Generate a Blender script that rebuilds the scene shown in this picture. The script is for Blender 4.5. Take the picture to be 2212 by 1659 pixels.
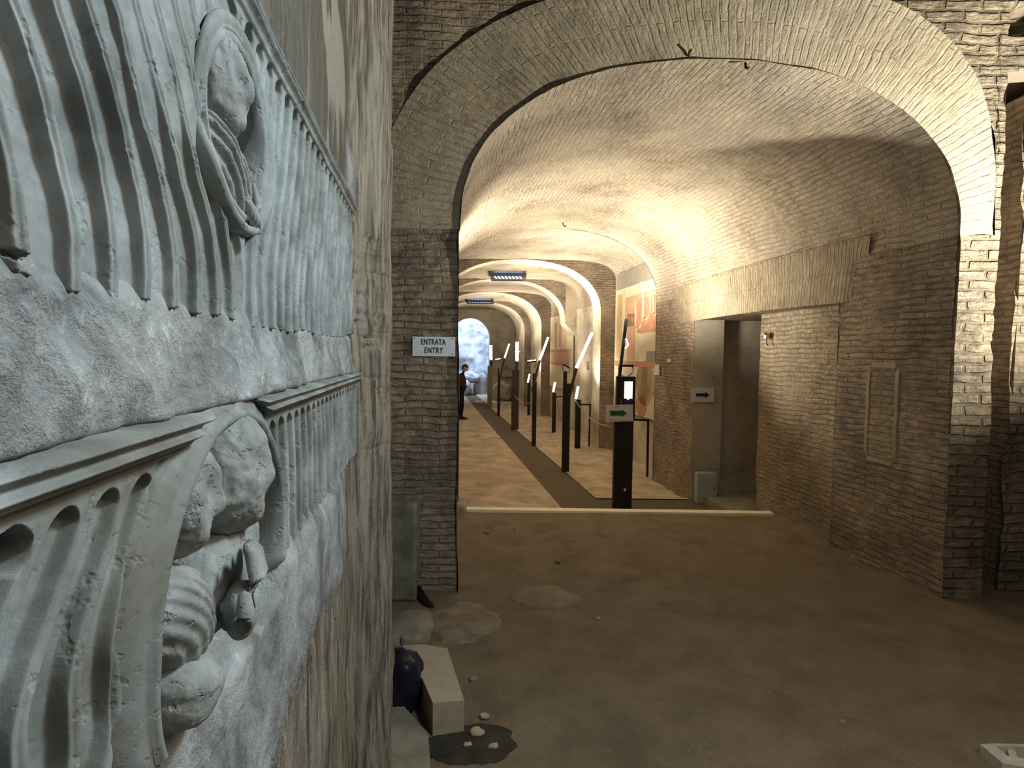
import bpy, math, random
import numpy as np
from mathutils import Vector, Matrix
random.seed(7)
for o in list(bpy.data.objects): bpy.data.objects.remove(o)
C = bpy.context.scene.collection
sc = bpy.context.scene

# ------------------------------------------------------------------ camera
W_, H_, F_ = 2212.0, 1659.0, 1250.0
CAMZ = 1.75
pit = math.atan(0.050); rol = 0.012
cam_o = Vector((0, 0, CAMZ))
c_f = Vector((0, math.cos(pit), -math.sin(pit)))
u0 = Vector((0, math.sin(pit), math.cos(pit))); r0 = Vector((1, 0, 0))
c_u = u0*math.cos(rol) - r0*math.sin(rol)
c_r = r0*math.cos(rol) + u0*math.sin(rol)
cd = bpy.data.cameras.new('camera'); cam = bpy.data.objects.new('camera', cd); C.objects.link(cam)
cd.sensor_width = 36; cd.lens = 36*F_/W_; cd.clip_start = 0.02; cd.clip_end = 200
m = Matrix((( c_r.x, c_u.x, -c_f.x, 0), (c_r.y, c_u.y, -c_f.y, 0), (c_r.z, c_u.z, -c_f.z, CAMZ), (0, 0, 0, 1)))
cam.matrix_world = m
sc.camera = cam

# ------------------------------------------------------------------ view, world
sc.view_settings.view_transform = 'Standard'
sc.view_settings.look = 'None'
sc.view_settings.exposure = 1.15
sc.view_settings.gamma = 1
sc.view_settings.use_curve_mapping = False
sc.cycles.use_denoising = True
sc.cycles.max_bounces = 5
sc.cycles.diffuse_bounces = 4
sc.cycles.glossy_bounces = 2
sc.cycles.use_adaptive_sampling = True
sc.cycles.adaptive_threshold = 0.03
wd = bpy.data.worlds.new('world'); sc.world = wd; wd.use_nodes = True
wd.node_tree.nodes['Background'].inputs[0].default_value = (0.75, 0.85, 1, 1)
wd.node_tree.nodes['Background'].inputs[1].default_value = 0.012

def light(name, kind, loc, target, power, col, size=0.1, spot=None, blend=0.5, sy=None):
    l = bpy.data.lights.new(name, kind); l.energy = power; l.color = col
    if kind == 'AREA':
        l.size = size
        if sy: l.shape = 'RECTANGLE'; l.size_y = sy
    else: l.shadow_soft_size = size
    if kind == 'SPOT': l.spot_size = math.radians(spot); l.spot_blend = blend
    o = bpy.data.objects.new(name, l); C.objects.link(o); o.location = loc
    o.rotation_euler = (Vector(target)-Vector(loc)).to_track_quat('-Z', 'Y').to_euler()
    return o
WARM = (1.0, 0.90, 0.73)
CREAM = (1.0, 0.95, 0.82)
COOL = (0.74, 0.91, 1.0)
# cool exhibition light over the relief, cream spotlight washing the front arch from the right
light('relief_light', 'AREA', (1.0, 1.0, 3.0), (-0.4, 0.75, 1.5), 17, COOL, 0.3)
light('facade_light', 'SPOT', (4.3, 2.7, 1.9), (2.7, 4.18, 3.95), 560, CREAM, 0.08, 140, 1.0)
light('hall_fill', 'AREA', (1.9, 0.3, 3.1), (2.0, 1.4, 0), 14, (1.0, 0.86, 0.68), 1.2)  # unseen soft fill added overhead to lift the hall floor and lower piers

# ------------------------------------------------------------------ corridor frame and picking
K = -0.1448
def V(v, Y, z): return Vector((v + K*Y, Y, z))
def ray(px, py):
    return c_f + c_r*((px-W_/2)/F_) - c_u*((py-H_/2)/F_)
def at(px, py, Y):
    d = ray(px, py); return cam_o + d*(Y/d.y)
def onz(px, py, z):
    d = ray(px, py); return cam_o + d*((z-CAMZ)/d.z)
AW = 0.27                      # distance from the lens line to the left wall
def rp(px, py, p=0.0):         # point on the left wall, lifted p out of it -> (Y, z)
    d = ray(px, py); t = -(AW-p)/(d.x - K*d.y); q = cam_o + d*t
    return q.y, q.z
def wl(Y, z, p): return Vector((-AW + p + K*Y, Y, z))

# ------------------------------------------------------------------ noise
_r = np.random.RandomState(11); _T = _r.rand(64, 64, 64)
def vnoise(x, y, z):
    x = np.asarray(x, float); y = np.asarray(y, float)+0*x; z = np.asarray(z, float)+0*x; x = x+0*y
    xi = np.floor(x).astype(int); yi = np.floor(y).astype(int); zi = np.floor(z).astype(int)
    fx, fy, fz = x-xi, y-yi, z-zi
    fx = fx*fx*(3-2*fx); fy = fy*fy*(3-2*fy); fz = fz*fz*(3-2*fz)
    r = 0
    for a in (0, 1):
        for b in (0, 1):
            for c in (0, 1):
                r = r + _T[(xi+a) % 64, (yi+b) % 64, (zi+c) % 64]*(fx if a else 1-fx)*(fy if b else 1-fy)*(fz if c else 1-fz)
    return r*2-1
def fbm(x, y, z, o=4):
    s = 0; a = 0.5; f = 1
    for i in range(o):
        s = s + a*vnoise(x*f+i*7.3, y*f+i*3.1, z*f+i*5.7); a *= 0.5; f *= 2.03
    return s
def sstep(a, b, x):
    t = np.clip((x-a)/(b-a), 0, 1); return t*t*(3-2*t)

# ------------------------------------------------------------------ materials
def newmat(name):
    m = bpy.data.materials.new(name); m.use_nodes = True; nt = m.node_tree
    b = nt.nodes['Principled BSDF']; b.inputs['Roughness'].default_value = 0.85
    b.inputs['Specular IOR Level'].default_value = 0.25
    return m, nt, b
def nd(nt, t, **k):
    n = nt.nodes.new(t)
    for a, v in k.items(): setattr(n, a, v)
    return n
def mix(nt, fac, a, b, mode='MIX'):
    n = nd(nt, 'ShaderNodeMix', data_type='RGBA', blend_type=mode)
    for s, v in ((0, fac), (6, a), (7, b)):
        if hasattr(v, 'is_output'): nt.links.new(v, n.inputs[s])
        else: n.inputs[s].default_value = v if s == 0 else (*v, 1)
    return n.outputs[2]
def ramp(nt, src, a, b, c0=(0, 0, 0), c1=(1, 1, 1)):
    n = nd(nt, 'ShaderNodeValToRGB'); nt.links.new(src, n.inputs[0])
    n.color_ramp.elements[0].position = a; n.color_ramp.elements[1].position = b
    n.color_ramp.elements[0].color = (*c0, 1); n.color_ramp.elements[1].color = (*c1, 1)
    return n.outputs[0]
def noise(nt, vec, scale, detail=4, rough=0.55, dist=0):
    n = nd(nt, 'ShaderNodeTexNoise'); n.inputs['Scale'].default_value = scale
    n.inputs['Detail'].default_value = detail; n.inputs['Roughness'].default_value = rough
    n.inputs['Distortion'].default_value = dist
    if vec is not None: nt.links.new(vec, n.inputs['Vector'])
    return n.outputs[0]
def mapping(nt, vec, scale=(1, 1, 1), rot=(0, 0, 0)):
    n = nd(nt, 'ShaderNodeMapping'); nt.links.new(vec, n.inputs[0])
    n.inputs['Scale'].default_value = scale; n.inputs['Rotation'].default_value = rot
    return n.outputs[0]
def math_(nt, op, a, b):
    n = nd(nt, 'ShaderNodeMath', operation=op)
    for i, v in enumerate((a, b)):
        if hasattr(v, 'is_output'): nt.links.new(v, n.inputs[i])
        else: n.inputs[i].default_value = v
    return n.outputs[0]
def bump(nt, b, h, strength, dist):
    n = nd(nt, 'ShaderNodeBump'); n.inputs['Strength'].default_value = strength; n.inputs['Distance'].default_value = dist
    nt.links.new(h, n.inputs['Height']); nt.links.new(n.outputs[0], b.inputs['Normal'])

def mat_plain(name, col, rough=0.6, metal=0, var=0.0, scale=20):
    m, nt, b = newmat(name); b.inputs['Roughness'].default_value = rough; b.inputs['Metallic'].default_value = metal
    if var:
        tc = nd(nt, 'ShaderNodeTexCoord'); n = noise(nt, tc.outputs['Object'], scale, 5)
        c = mix(nt, n, tuple(x*(1-var) for x in col), tuple(min(1, x*(1+var)) for x in col))
        nt.links.new(c, b.inputs['Base Color']); bump(nt, b, n, 0.3, 0.004)
    else: b.inputs['Base Color'].default_value = (*col, 1)
    return m
def mat_emit(name, col, s):
    m, nt, b = newmat(name)
    b.inputs['Base Color'].default_value = (*col, 1); b.inputs['Emission Color'].default_value = (*col, 1)
    b.inputs['Emission Strength'].default_value = s
    return m
def mat_brick(name, c1, c2, mort, row=0.052, wid=0.26, ms=0.008, bs=0.9, bd=0.02, wash=0.0, washc=(0.62, 0.55, 0.43), patch=0.45, vis=1.0):
    m, nt, b = newmat(name)
    uv = nd(nt, 'ShaderNodeUVMap'); v0 = uv.outputs[0]
    n1 = nd(nt, 'ShaderNodeTexNoise'); n1.inputs['Scale'].default_value = 3.2; n1.inputs['Detail'].default_value = 7
    nt.links.new(v0, n1.inputs['Vector'])
    sub = nd(nt, 'ShaderNodeVectorMath', operation='SUBTRACT'); nt.links.new(n1.outputs['Color'], sub.inputs[0]); sub.inputs[1].default_value = (.5, .5, .5)
    scl = nd(nt, 'ShaderNodeVectorMath', operation='SCALE'); nt.links.new(sub.outputs[0], scl.inputs[0]); scl.inputs['Scale'].default_value = 0.075
    add = nd(nt, 'ShaderNodeVectorMath', operation='ADD'); nt.links.new(v0, add.inputs[0]); nt.links.new(scl.outputs[0], add.inputs[1])
    br = nd(nt, 'ShaderNodeTexBrick'); nt.links.new(add.outputs[0], br.inputs['Vector'])
    br.inputs['Scale'].default_value = 1; br.inputs['Brick Width'].default_value = wid; br.inputs['Row Height'].default_value = row
    br.inputs['Mortar Size'].default_value = ms; br.inputs['Mortar Smooth'].default_value = 0.6
    br.inputs['Color1'].default_value = (*c1, 1); br.inputs['Color2'].default_value = (*c2, 1); br.inputs['Mortar'].default_value = (*mort, 1)
    big = noise(nt, v0, 0.9, 3); fine = noise(nt, mapping(nt, v0, (9, 30, 1)), 1.0, 6, 0.65)
    grain = noise(nt, v0, 60, 4, 0.7)
    clear = ramp(nt, noise(nt, v0, 1.9, 5, 0.7), 0.38, 0.58, (0.25*vis,)*3, (vis,)*3)
    bc = mix(nt, clear, tuple((x+y)/2 for x, y in zip(c1, c2)), br.outputs['Color'])
    c = mix(nt, ramp(nt, fine, 0.38, 0.68), bc, tuple(x*0.55 for x in c2), 'MIX')
    c = mix(nt, ramp(nt, big, 0.35, 0.65), tuple(x*(1-patch) for x in c1), c, 'MIX') if patch > 0 and patch < 0.3 else c
    dark = ramp(nt, noise(nt, v0, 1.7, 6, 0.7), 0.30, 0.62, (1-patch, 1-patch, 1-patch*0.9), (1.12, 1.1, 1.06))
    c = mix(nt, 1.0, c, dark, 'MULTIPLY')
    if wash: c = mix(nt, math_(nt, 'MULTIPLY', ramp(nt, noise(nt, v0, 1.3, 5, 0.6), 0.30, 0.60), wash), c, washc)
    nt.links.new(c, b.inputs['Base Color'])
    h = math_(nt, 'MULTIPLY', math_(nt, 'SUBTRACT', 1.0, br.outputs['Fac']), 1.0-0.6*wash)
    h = math_(nt, 'MULTIPLY', h, clear)
    h = math_(nt, 'ADD', h, math_(nt, 'MULTIPLY', fine, 1.3))
    h = math_(nt, 'ADD', h, math_(nt, 'MULTIPLY', grain, 0.35))
    bump(nt, b, h, bs, bd); b.inputs['Roughness'].default_value = 0.95
    b.inputs['Specular IOR Level'].default_value = 0.05
    return m

M = {}
M['brick'] = mat_brick('roman_brick', (0.52, 0.43, 0.325), (0.40, 0.32, 0.235), (0.30, 0.25, 0.195))
M['brick_vault'] = mat_brick('vault_brick', (0.55, 0.46, 0.345), (0.45, 0.365, 0.265), (0.34, 0.28, 0.21), wash=0.5, vis=0.95, bd=0.026)
M['brick_rough'] = mat_brick('rough_brick', (0.50, 0.42, 0.30), (0.38, 0.31, 0.22), (0.22, 0.19, 0.14), row=0.075, ms=0.016, bd=0.04, patch=0.6)
M['ring'] = mat_brick('arch_ring_brick', (0.50, 0.43, 0.31), (0.44, 0.37, 0.26), (0.33, 0.28, 0.2), wash=0.6, washc=(0.55, 0.48, 0.35), row=0.055, wid=0.55, patch=0.35, bd=0.018, vis=0.65)
M['brick_infill'] = mat_brick('infill_brick', (0.55, 0.45, 0.31), (0.42, 0.33, 0.22), (0.26, 0.2, 0.14), bd=0.035, wash=0.3)
M['jamb'] = mat_brick('jamb_plaster', (0.50, 0.45, 0.36), (0.42, 0.37, 0.29), (0.36, 0.31, 0.24), wash=1.0, washc=(0.50, 0.45, 0.36), patch=0.4, bs=0.4, vis=.2)
M['plaster_far'] = mat_brick('far_plaster', (0.50, 0.41, 0.27), (0.42, 0.34, 0.23), (0.34, 0.28, 0.2), wash=1.0, patch=0.35, bs=0.4)

def mat_ground(name, a, b_, c_, sc_=3.0, bd=0.02, pebble=0.5):
    m, nt, b = newmat(name); tc = nd(nt, 'ShaderNodeTexCoord'); v = tc.outputs['Object']
    n = noise(nt, v, sc_, 8, 0.62, 0.3); n2 = noise(nt, v, 0.7, 4, 0.6, 0.5); n3 = noise(nt, v, 55, 5, 0.7)
    c = mix(nt, ramp(nt, n, 0.35, 0.68), a, b_)
    c = mix(nt, ramp(nt, n2, 0.52, 0.66), c, c_)
    c = mix(nt, math_(nt, 'MULTIPLY', ramp(nt, n3, 0.58, 0.70), pebble), c, tuple(min(1, x*1.9) for x in b_))
    nt.links.new(c, b.inputs['Base Color'])
    bump(nt, b, math_(nt, 'ADD', n, math_(nt, 'MULTIPLY', n3, 0.25)), 0.7, bd); b.inputs['Roughness'].default_value = 0.93
    return m
M['dirt'] = mat_ground('packed_dirt', (0.15, 0.115, 0.075), (0.24, 0.19, 0.125), (0.19, 0.145, 0.095))
M['earth'] = mat_ground('pale_earth', (0.33, 0.26, 0.18), (0.62, 0.51, 0.37), (0.42, 0.33, 0.23), 2.6, 0.09)
M['path'] = mat_ground('path_paving', (0.10, 0.078, 0.05), (0.125, 0.097, 0.065), (0.11, 0.085, 0.055), 4, 0.006, 0.1)

def mat_stone(name, a, b_, stain, sc_=1.0, warm=0.5, bd=0.006, rough=0.7):
    m, nt, b = newmat(name); tc = nd(nt, 'ShaderNodeTexCoord'); v = tc.outputs['Object']
    n = noise(nt, v, 9*sc_, 8, 0.62, 0.4); n2 = noise(nt, v, 3.1*sc_, 5, 0.6, 0.8); n3 = noise(nt, v, 120*sc_, 5, 0.75)
    pit_ = noise(nt, v, 38*sc_, 3, 0.6)
    c = mix(nt, ramp(nt, n, 0.36, 0.64), a, b_)
    c = mix(nt, math_(nt, 'MULTIPLY', ramp(nt, n2, 0.50, 0.70), warm), c, stain)
    c = mix(nt, math_(nt, 'MULTIPLY', ramp(nt, n3, 0.3, 0.7), 0.22), c, tuple(x*0.6 for x in a))
    nt.links.new(c, b.inputs['Base Color'])
    h = math_(nt, 'ADD', math_(nt, 'MULTIPLY', n, 0.6), math_(nt, 'MULTIPLY', n3, 0.12))
    h = math_(nt, 'ADD', h, math_(nt, 'MULTIPLY', ramp(nt, pit_, 0.30, 0.42), 0.30))
    bump(nt, b, h, 0.8, bd); b.inputs['Roughness'].default_value = rough
    return m
M['marble'] = mat_stone('old_marble', (0.20, 0.215, 0.21), (0.43, 0.45, 0.44), (0.15, 0.135, 0.09), 1.0, 0.75)
M['marble_head'] = mat_stone('worn_marble', (0.24, 0.25, 0.24), (0.42, 0.43, 0.41), (0.27, 0.26, 0.21), 2.0, 0.3, 0.007, 0.6)
M['stone'] = mat_stone('grey_stone', (0.24, 0.21, 0.16), (0.36, 0.32, 0.25), (0.17, 0.15, 0.11), 1.0)
M['pale_stone'] = mat_stone('pale_stone', (0.42, 0.35, 0.25), (0.52, 0.44, 0.32), (0.36, 0.30, 0.22), 1.0, 0.5, 0.003)
M['green_stone'] = mat_stone('green_grey_stone', (0.17, 0.165, 0.12), (0.30, 0.29, 0.22), (0.12, 0.11, 0.08), 1.0)
M['white_marble'] = mat_stone('white_marble', (0.55, 0.52, 0.44), (0.68, 0.65, 0.56), (0.45, 0.42, 0.33), 2.0, 0.5, 0.003)
M['step'] = mat_stone('step_edge', (0.88, 0.78, 0.56), (0.93, 0.85, 0.66), (0.8, 0.7, 0.5), 1.0, 0.3, 0.003)
M['blue_rock'] = mat_stone('pale_rock', (0.36, 0.38, 0.42), (0.62, 0.65, 0.70), (0.22, 0.2, 0.2), 0.25, 0.4, 0.05)

def mat_leftwall():
    m, nt, b = newmat('left_wall_plaster'); tc = nd(nt, 'ShaderNodeTexCoord'); v = tc.outputs['Object']
    n = noise(nt, v, 8, 8, 0.65, 0.4); n2 = noise(nt, v, 2.4, 5, 0.6, 0.5)
    st = mapping(nt, v, (30, 30, 3.0), (0.0, 0, 0)); s1 = noise(nt, st, 1.0, 8, 0.65, 0.6)
    st2 = mapping(nt, v, (75, 75, 5.0)); s2 = noise(nt, st2, 1.0, 5, 0.6)
    g = mix(nt, ramp(nt, n, 0.36, 0.62), (0.21, 0.217, 0.215), (0.58, 0.59, 0.58))
    g = mix(nt, math_(nt, 'MULTIPLY', ramp(nt, n2, 0.55, 0.7), 0.5), g, (0.27, 0.25, 0.21))
    k = mix(nt, ramp(nt, s1, 0.40, 0.60), (0.15, 0.12, 0.085), (0.47, 0.41, 0.32))
    k = mix(nt, math_(nt, 'MULTIPLY', ramp(nt, s2, 0.50, 0.68), 0.55), k, (0.60, 0.56, 0.48))
    at_ = nd(nt, 'ShaderNodeAttribute', attribute_name='streak')
    f = math_(nt, 'ADD', at_.outputs['Fac'], math_(nt, 'MULTIPLY', math_(nt, 'SUBTRACT', n, 0.5), 0.9))
    fr = ramp(nt, f, 0.4, 0.6)
    c = mix(nt, fr, g, k)
    at2 = nd(nt, 'ShaderNodeAttribute', attribute_name='paint')
    pn = noise(nt, mapping(nt, v, (4, 4, 1.7)), 1.0, 3, 0.5, 0.6)
    pc = mix(nt, ramp(nt, pn, 0.50, 0.56), mix(nt, ramp(nt, s2, .4, .65), (0.13, 0.11, 0.085), (0.20, 0.175, 0.14)), (0.40, 0.36, 0.28))
    c = mix(nt, at2.outputs['Fac'], c, pc)
    nt.links.new(c, b.inputs['Base Color'])
    h = math_(nt, 'ADD', math_(nt, 'MULTIPLY', n, 0.8), math_(nt, 'MULTIPLY', math_(nt, 'MULTIPLY', s1, fr), 1.6))
    h = math_(nt, 'ADD', h, math_(nt, 'MULTIPLY', math_(nt, 'MULTIPLY', s2, fr), 0.8))
    h = math_(nt, 'ADD', h, math_(nt, 'MULTIPLY', ramp(nt, noise(nt, v, 55, 6, 0.75), 0.35, 0.6), 0.22))
    bump(nt, b, h, 0.9, 0.014); b.inputs['Roughness'].default_value = 0.85
    return m
M['leftwall'] = mat_leftwall()
M['post'] = mat_plain('dark_post_steel', (0.018, 0.015, 0.012), 0.45, 0.0, 0.3, 30)
M['post_brown'] = mat_plain('brown_post_steel', (0.055, 0.038, 0.026), 0.5, 0.0, 0.3, 30)
M['post_pale'] = mat_plain('pale_post_paint', (0.20, 0.17, 0.13), 0.7, 0.0, 0.3, 30)
M['black'] = mat_plain('black_metal', (0.012, 0.011, 0.01), 0.5)
M['iron'] = mat_plain('rusty_iron', (0.05, 0.035, 0.025), 0.8, 0, 0.4)
M['glow'] = mat_emit('lamp_diffuser', (1.0, 0.93, 0.78), 9.0)
M['screen'] = mat_emit('label_screen', (0.80, 0.84, 0.72), 0.55)
M['led'] = mat_emit('green_led', (0.6, 1.0, 0.1), 5.0)
M['sky'] = mat_emit('daylight_glass', (0.28, 0.45, 1.0), 1.3)
M['white'] = mat_plain('white_plate', (0.62, 0.63, 0.60), 0.5, 0, 0.06, 15)
M['enamel'] = mat_plain('enamel_sign', (0.80, 0.88, 0.92), 0.4, 0, 0.12, 40)
M['ink'] = mat_plain('black_lettering', (0.02, 0.03, 0.035), 0.6)
M['green'] = mat_plain('green_ink', (0.015, 0.10, 0.05), 0.6)
M['greyink'] = mat_plain('grey_ink', (0.35, 0.38, 0.36), 0.6)
M['purple'] = mat_plain('purple_plastic', (0.06, 0.02, 0.13), 0.4)
M['box'] = mat_plain('grey_metal_box', (0.36, 0.40, 0.38), 0.5, 0.0, 0.15)
M['bag'] = mat_plain('dark_plastic_bag', (0.014, 0.014, 0.026), 0.4, 0, 0.3)
M['rope'] = mat_plain('rope_fibre', (0.45, 0.38, 0.28), 0.8)
M['cloth_dark'] = mat_plain('black_cloth', (0.012, 0.011, 0.012), 0.9)
M['cloth_red'] = mat_plain('maroon_cloth', (0.05, 0.016, 0.014), 0.9)
M['skin'] = mat_plain('skin', (0.52, 0.30, 0.22), 0.6)
M['hair'] = mat_plain('dark_hair', (0.03, 0.022, 0.018), 0.8)
M['fr_cream'] = mat_plain('fresco_cream', (0.60, 0.50, 0.34), 0.9, 0, 0.22, 5)
M['fr_red'] = mat_plain('fresco_red', (0.44, 0.22, 0.13), 0.9, 0, 0.5, 9)
M['fr_pink'] = mat_plain('fresco_pink', (0.50, 0.30, 0.20), 0.9, 0, 0.3, 7)
M['fr_ochre'] = mat_plain('fresco_ochre', (0.45, 0.32, 0.15), 0.9, 0, 0.3, 9)
M['fr_grey'] = mat_plain('fresco_grey', (0.26, 0.23, 0.19), 0.9, 0, 0.35, 9)
M['fr_light'] = mat_plain('fresco_ivory', (0.75, 0.66, 0.48), 0.9, 0, 0.12, 9)
M['mortar'] = mat_plain('mortar', (0.34, 0.28, 0.20), 0.95, 0, 0.35, 18)

# ------------------------------------------------------------------ mesh helpers
class MB:
    def __init__(s): s.v = []; s.f = []; s.uv = []; s.mi = []; s.at = {}
    def grid(s, P, U=None, mi=0, flip=False, attrs=None, mask=None):
        n, k = P.shape[:2]; b = len(s.v)
        s.v.extend(P.reshape(-1, 3).tolist())
        if U is None: U = np.zeros((n, k, 2))
        U = U.reshape(-1, 2)
        for i in range(n-1):
            for j in range(k-1):
                if mask is not None and not mask[i, j]: continue
                q = [i*k+j, (i+1)*k+j, (i+1)*k+j+1, i*k+j+1]
                if flip: q = q[::-1]
                s.f.append([b+a for a in q]); s.uv.extend(U[a].tolist() for a in q); s.mi.append(mi)
        if attrs:
            for n_, arr in attrs.items(): s.at.setdefault(n_, []).extend(arr.reshape(-1).tolist())
    def poly(s, pts, uvs=None, mi=0):
        b = len(s.v); s.v.extend([tuple(p) for p in pts]); s.f.append(list(range(b, b+len(pts))))
        s.uv.extend(uvs or [(0, 0)]*len(pts)); s.mi.append(mi)
    def box(s, c, d, rot=None, mi=0):
        c = Vector(c); R = rot or Matrix.Identity(3); b = len(s.v)
        for x in (-1, 1):
            for y in (-1, 1):
                for z in (-1, 1): s.v.append(tuple(c + R @ Vector((x*d[0]/2, y*d[1]/2, z*d[2]/2))))
        for q in ((0, 1, 3, 2), (4, 6, 7, 5), (0, 4, 5, 1), (2, 3, 7, 6), (0, 2, 6, 4), (1, 5, 7, 3)):
            s.f.append([b+a for a in q]); s.uv.extend([(0, 0), (0, d[2]), (d[0], d[2]), (d[0], 0)]); s.mi.append(mi)
    def tube(s, pts, r, n=8, mi=0, rs=None, flat=1.0):
        pts = [Vector(p) for p in pts]; b = len(s.v); k = len(pts)
        for i, p in enumerate(pts):
            t = (pts[min(i+1, k-1)]-pts[max(i-1, 0)]).normalized()
            a = t.cross(Vector((0.13, 0.21, 0.97))).normalized() if abs(t.z) < 0.95 else t.cross(Vector((1, 0, 0))).normalized()
            c = t.cross(a); rr = rs[i] if rs else r
            for j in range(n):
                an = 2*math.pi*j/n; s.v.append(tuple(p + a*math.cos(an)*rr + c*math.sin(an)*rr*flat))
        for i in range(k-1):
            for j in range(n):
                s.f.append([b+i*n+j, b+i*n+(j+1) % n, b+(i+1)*n+(j+1) % n, b+(i+1)*n+j]); s.uv.extend([(0, 0)]*4); s.mi.append(mi)
        for e in (0, k-1):
            s.f.append([b+e*n+j for j in (range(n) if e else reversed(range(n)))]); s.uv.extend([(0, 0)]*n); s.mi.append(mi)
    def build(s, name, mats, parent=None, smooth=False, bevel=0):
        me = bpy.data.meshes.new(name); me.from_pydata(s.v, [], s.f); ul = me.uv_layers.new(name='UVMap')
        ul.data.foreach_set('uv', np.array(s.uv, float).ravel())
        if not isinstance(mats, (list, tuple)): mats = [mats]
        for m_ in mats: me.materials.append(m_)
        me.polygons.foreach_set('material_index', s.mi)
        if smooth: me.polygons.foreach_set('use_smooth', [True]*len(s.f))
        for n_, a in s.at.items():
            A = me.attributes.new(n_, 'FLOAT', 'POINT'); A.data.foreach_set('value', a)
        me.update(); me.validate()
        o = bpy.data.objects.new(name, me); C.objects.link(o)
        if parent is not None: o.parent = parent; o.matrix_parent_inverse = parent.matrix_world.inverted()
        if bevel:
            md = o.modifiers.new('bevel', 'BEVEL'); md.width = bevel; md.segments = 2; md.limit_method = 'ANGLE'
        return o
def tag(o, label, cat, group=None):
    o['label'] = label; o['category'] = cat
    if group: o['group'] = group
    return o
def struct(o): o['kind'] = 'structure'; return o
def thing(name, label, cat, loc, group=None):
    o = bpy.data.objects.new(name, None); C.objects.link(o); o.location = loc; o.empty_display_size = 0.05
    bpy.context.view_layer.update()
    return tag(o, label, cat, group)

# ------------------------------------------------------------------ profile of the corridor vault
YF = 4.18
VC, VA, ZS, VB, VN = 1.99, 1.775, 2.64, 1.19, 2.3
def arc(n=81, c=VC, a=VA, zs=ZS, b=VB, e=VN):     # from right spring over the crown to left spring
    th = np.linspace(0, math.pi, n); ct, st = np.cos(th), np.sin(th)
    return c + a*np.sign(ct)*np.abs(ct)**(2/e), zs + b*np.abs(st)**(2/e)
def arcdense(n, **k):
    x, z = arc(601, **k); s = np.concatenate([[0], np.cumsum(np.hypot(np.diff(x), np.diff(z)))])
    q = np.linspace(0, s[-1], n); return np.interp(q, s, x), np.interp(q, s, z), q
def sheet(mb, xs, zs_, s, Y0, Y1, ny, mi=0, amp=0.02, flip=False, s0=0):
    Ys = np.linspace(Y0, Y1, ny)
    X, Yg = np.meshgrid(xs, Ys, indexing='ij'); Z = np.meshgrid(zs_, Ys, indexing='ij')[0]; S = np.meshgrid(s, Ys, indexing='ij')[0]
    dx = np.gradient(xs); dz = np.gradient(zs_); L = np.hypot(dx, dz)+1e-9
    nx = np.meshgrid(-dz/L, Ys, indexing='ij')[0]; nz = np.meshgrid(dx/L, Ys, indexing='ij')[0]
    d = amp*fbm(X*1.5, Yg*1.5, Z*1.5, 4) + amp*0.5*fbm(X*9, Yg*4, Z*9, 2)
    P = np.stack([X+K*Yg+d*nx, Yg, Z+d*nz], -1); U = np.stack([Yg, S+s0], -1)
    mb.grid(P, U, mi, flip)
FL = -0.30   # lower floor level

# first bay: barrel vault and walls
mb = MB(); x, z, s = arcdense(110); sheet(mb, x, z, s, YF-.03, 9.6, 100, 0, 0.025)
struct(mb.build('ceiling', M['brick_vault'], smooth=True))
# lintel band of upright bricks over the side passage, passage and right wall
OY0, OY1, OZ = 5.34, 8.22, 2.28
VR, VL = VC+VA, VC-VA
def wallpatch(mb, v, Y0, Y1, z0, z1, ny, nz, mi=0, amp=0.02, vert=False):
    zs_ = np.linspace(z0, z1, nz); xs = np.full(nz, v)
    Ys = np.linspace(Y0, Y1, ny); Z, Yg = np.meshgrid(zs_, Ys, indexing='ij'); X = np.full_like(Z, v)
    d = amp*fbm(X*1.5, Yg*1.5, Z*1.5, 4) + amp*0.5*fbm(X*9, Yg*4, Z*9, 2)
    U = np.stack([Yg, Z-ZS], -1) if not vert else np.stack([Z, Yg], -1)
    mb.grid(np.stack([X+K*Yg-d, Yg, Z], -1), U, mi, flip=True)
mb = MB()
wallpatch(mb, VR, YF-.03, OY0, FL-.1, ZS, 24, 60); wallpatch(mb, VR, OY1, 9.6, FL-.1, ZS, 28, 60)
wallpatch(mb, VR, OY0, OY1, OZ, ZS, 50, 10)
# reveals of the passage
RV = 0.28
def vquad(mb, a, b, z0, z1, mi=0, n=2):
    a = Vector(a); b = Vector(b); L = (b-a).length
    mb.poly([(a.x, a.y, z0), (b.x, b.y, z0), (b.x, b.y, z1), (a.x, a.y, z1)], [(0, z0), (L, z0), (L, z1), (0, z1)], mi)
def vw(v, Y): return Vector((v+K*Y, Y, 0))
vquad(mb, vw(VR, OY0), vw(VR+RV, OY0), FL, OZ)
vquad(mb, vw(VR, OY1), vw(VR+.42, OY1), FL, OZ, 1)
vquad(mb, vw(VR+.42, OY1), vw(VR+.42, OY1+.12), FL, OZ, 1)
vquad(mb, vw(VR+.42, OY1+.12), vw(VR+2.2, OY1+.12), FL, OZ, 1)
vquad(mb, vw(VR+.7, 7.07), vw(VR+2.2, 7.07), FL, OZ)
vquad(mb, vw(VR+2.2, 7.07), vw(VR+2.2, OY1+.12), FL, OZ)
struct(mb.build('wall_right', [M['brick'], M['jamb']]))
mb = MB()   # soffit of the passage
mb.poly([V(VR, OY0, OZ), V(VR, OY1, OZ), V(VR+2.2, OY1+.12, OZ), V(VR+2.2, OY0, OZ)], [(0, 0), (3, 0), (3, 2), (0, 2)])
struct(mb.build('ceiling', M['brick']))
mb = MB()   # brick infill closing the near part of the passage
wallpatch(mb, VR+RV, OY0, 7.07, FL-.1, OZ, 40, 60, 0, 0.03)
vquad(mb, vw(VR+RV, 7.07), vw(VR+.7, 7.07), FL, OZ)
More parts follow.
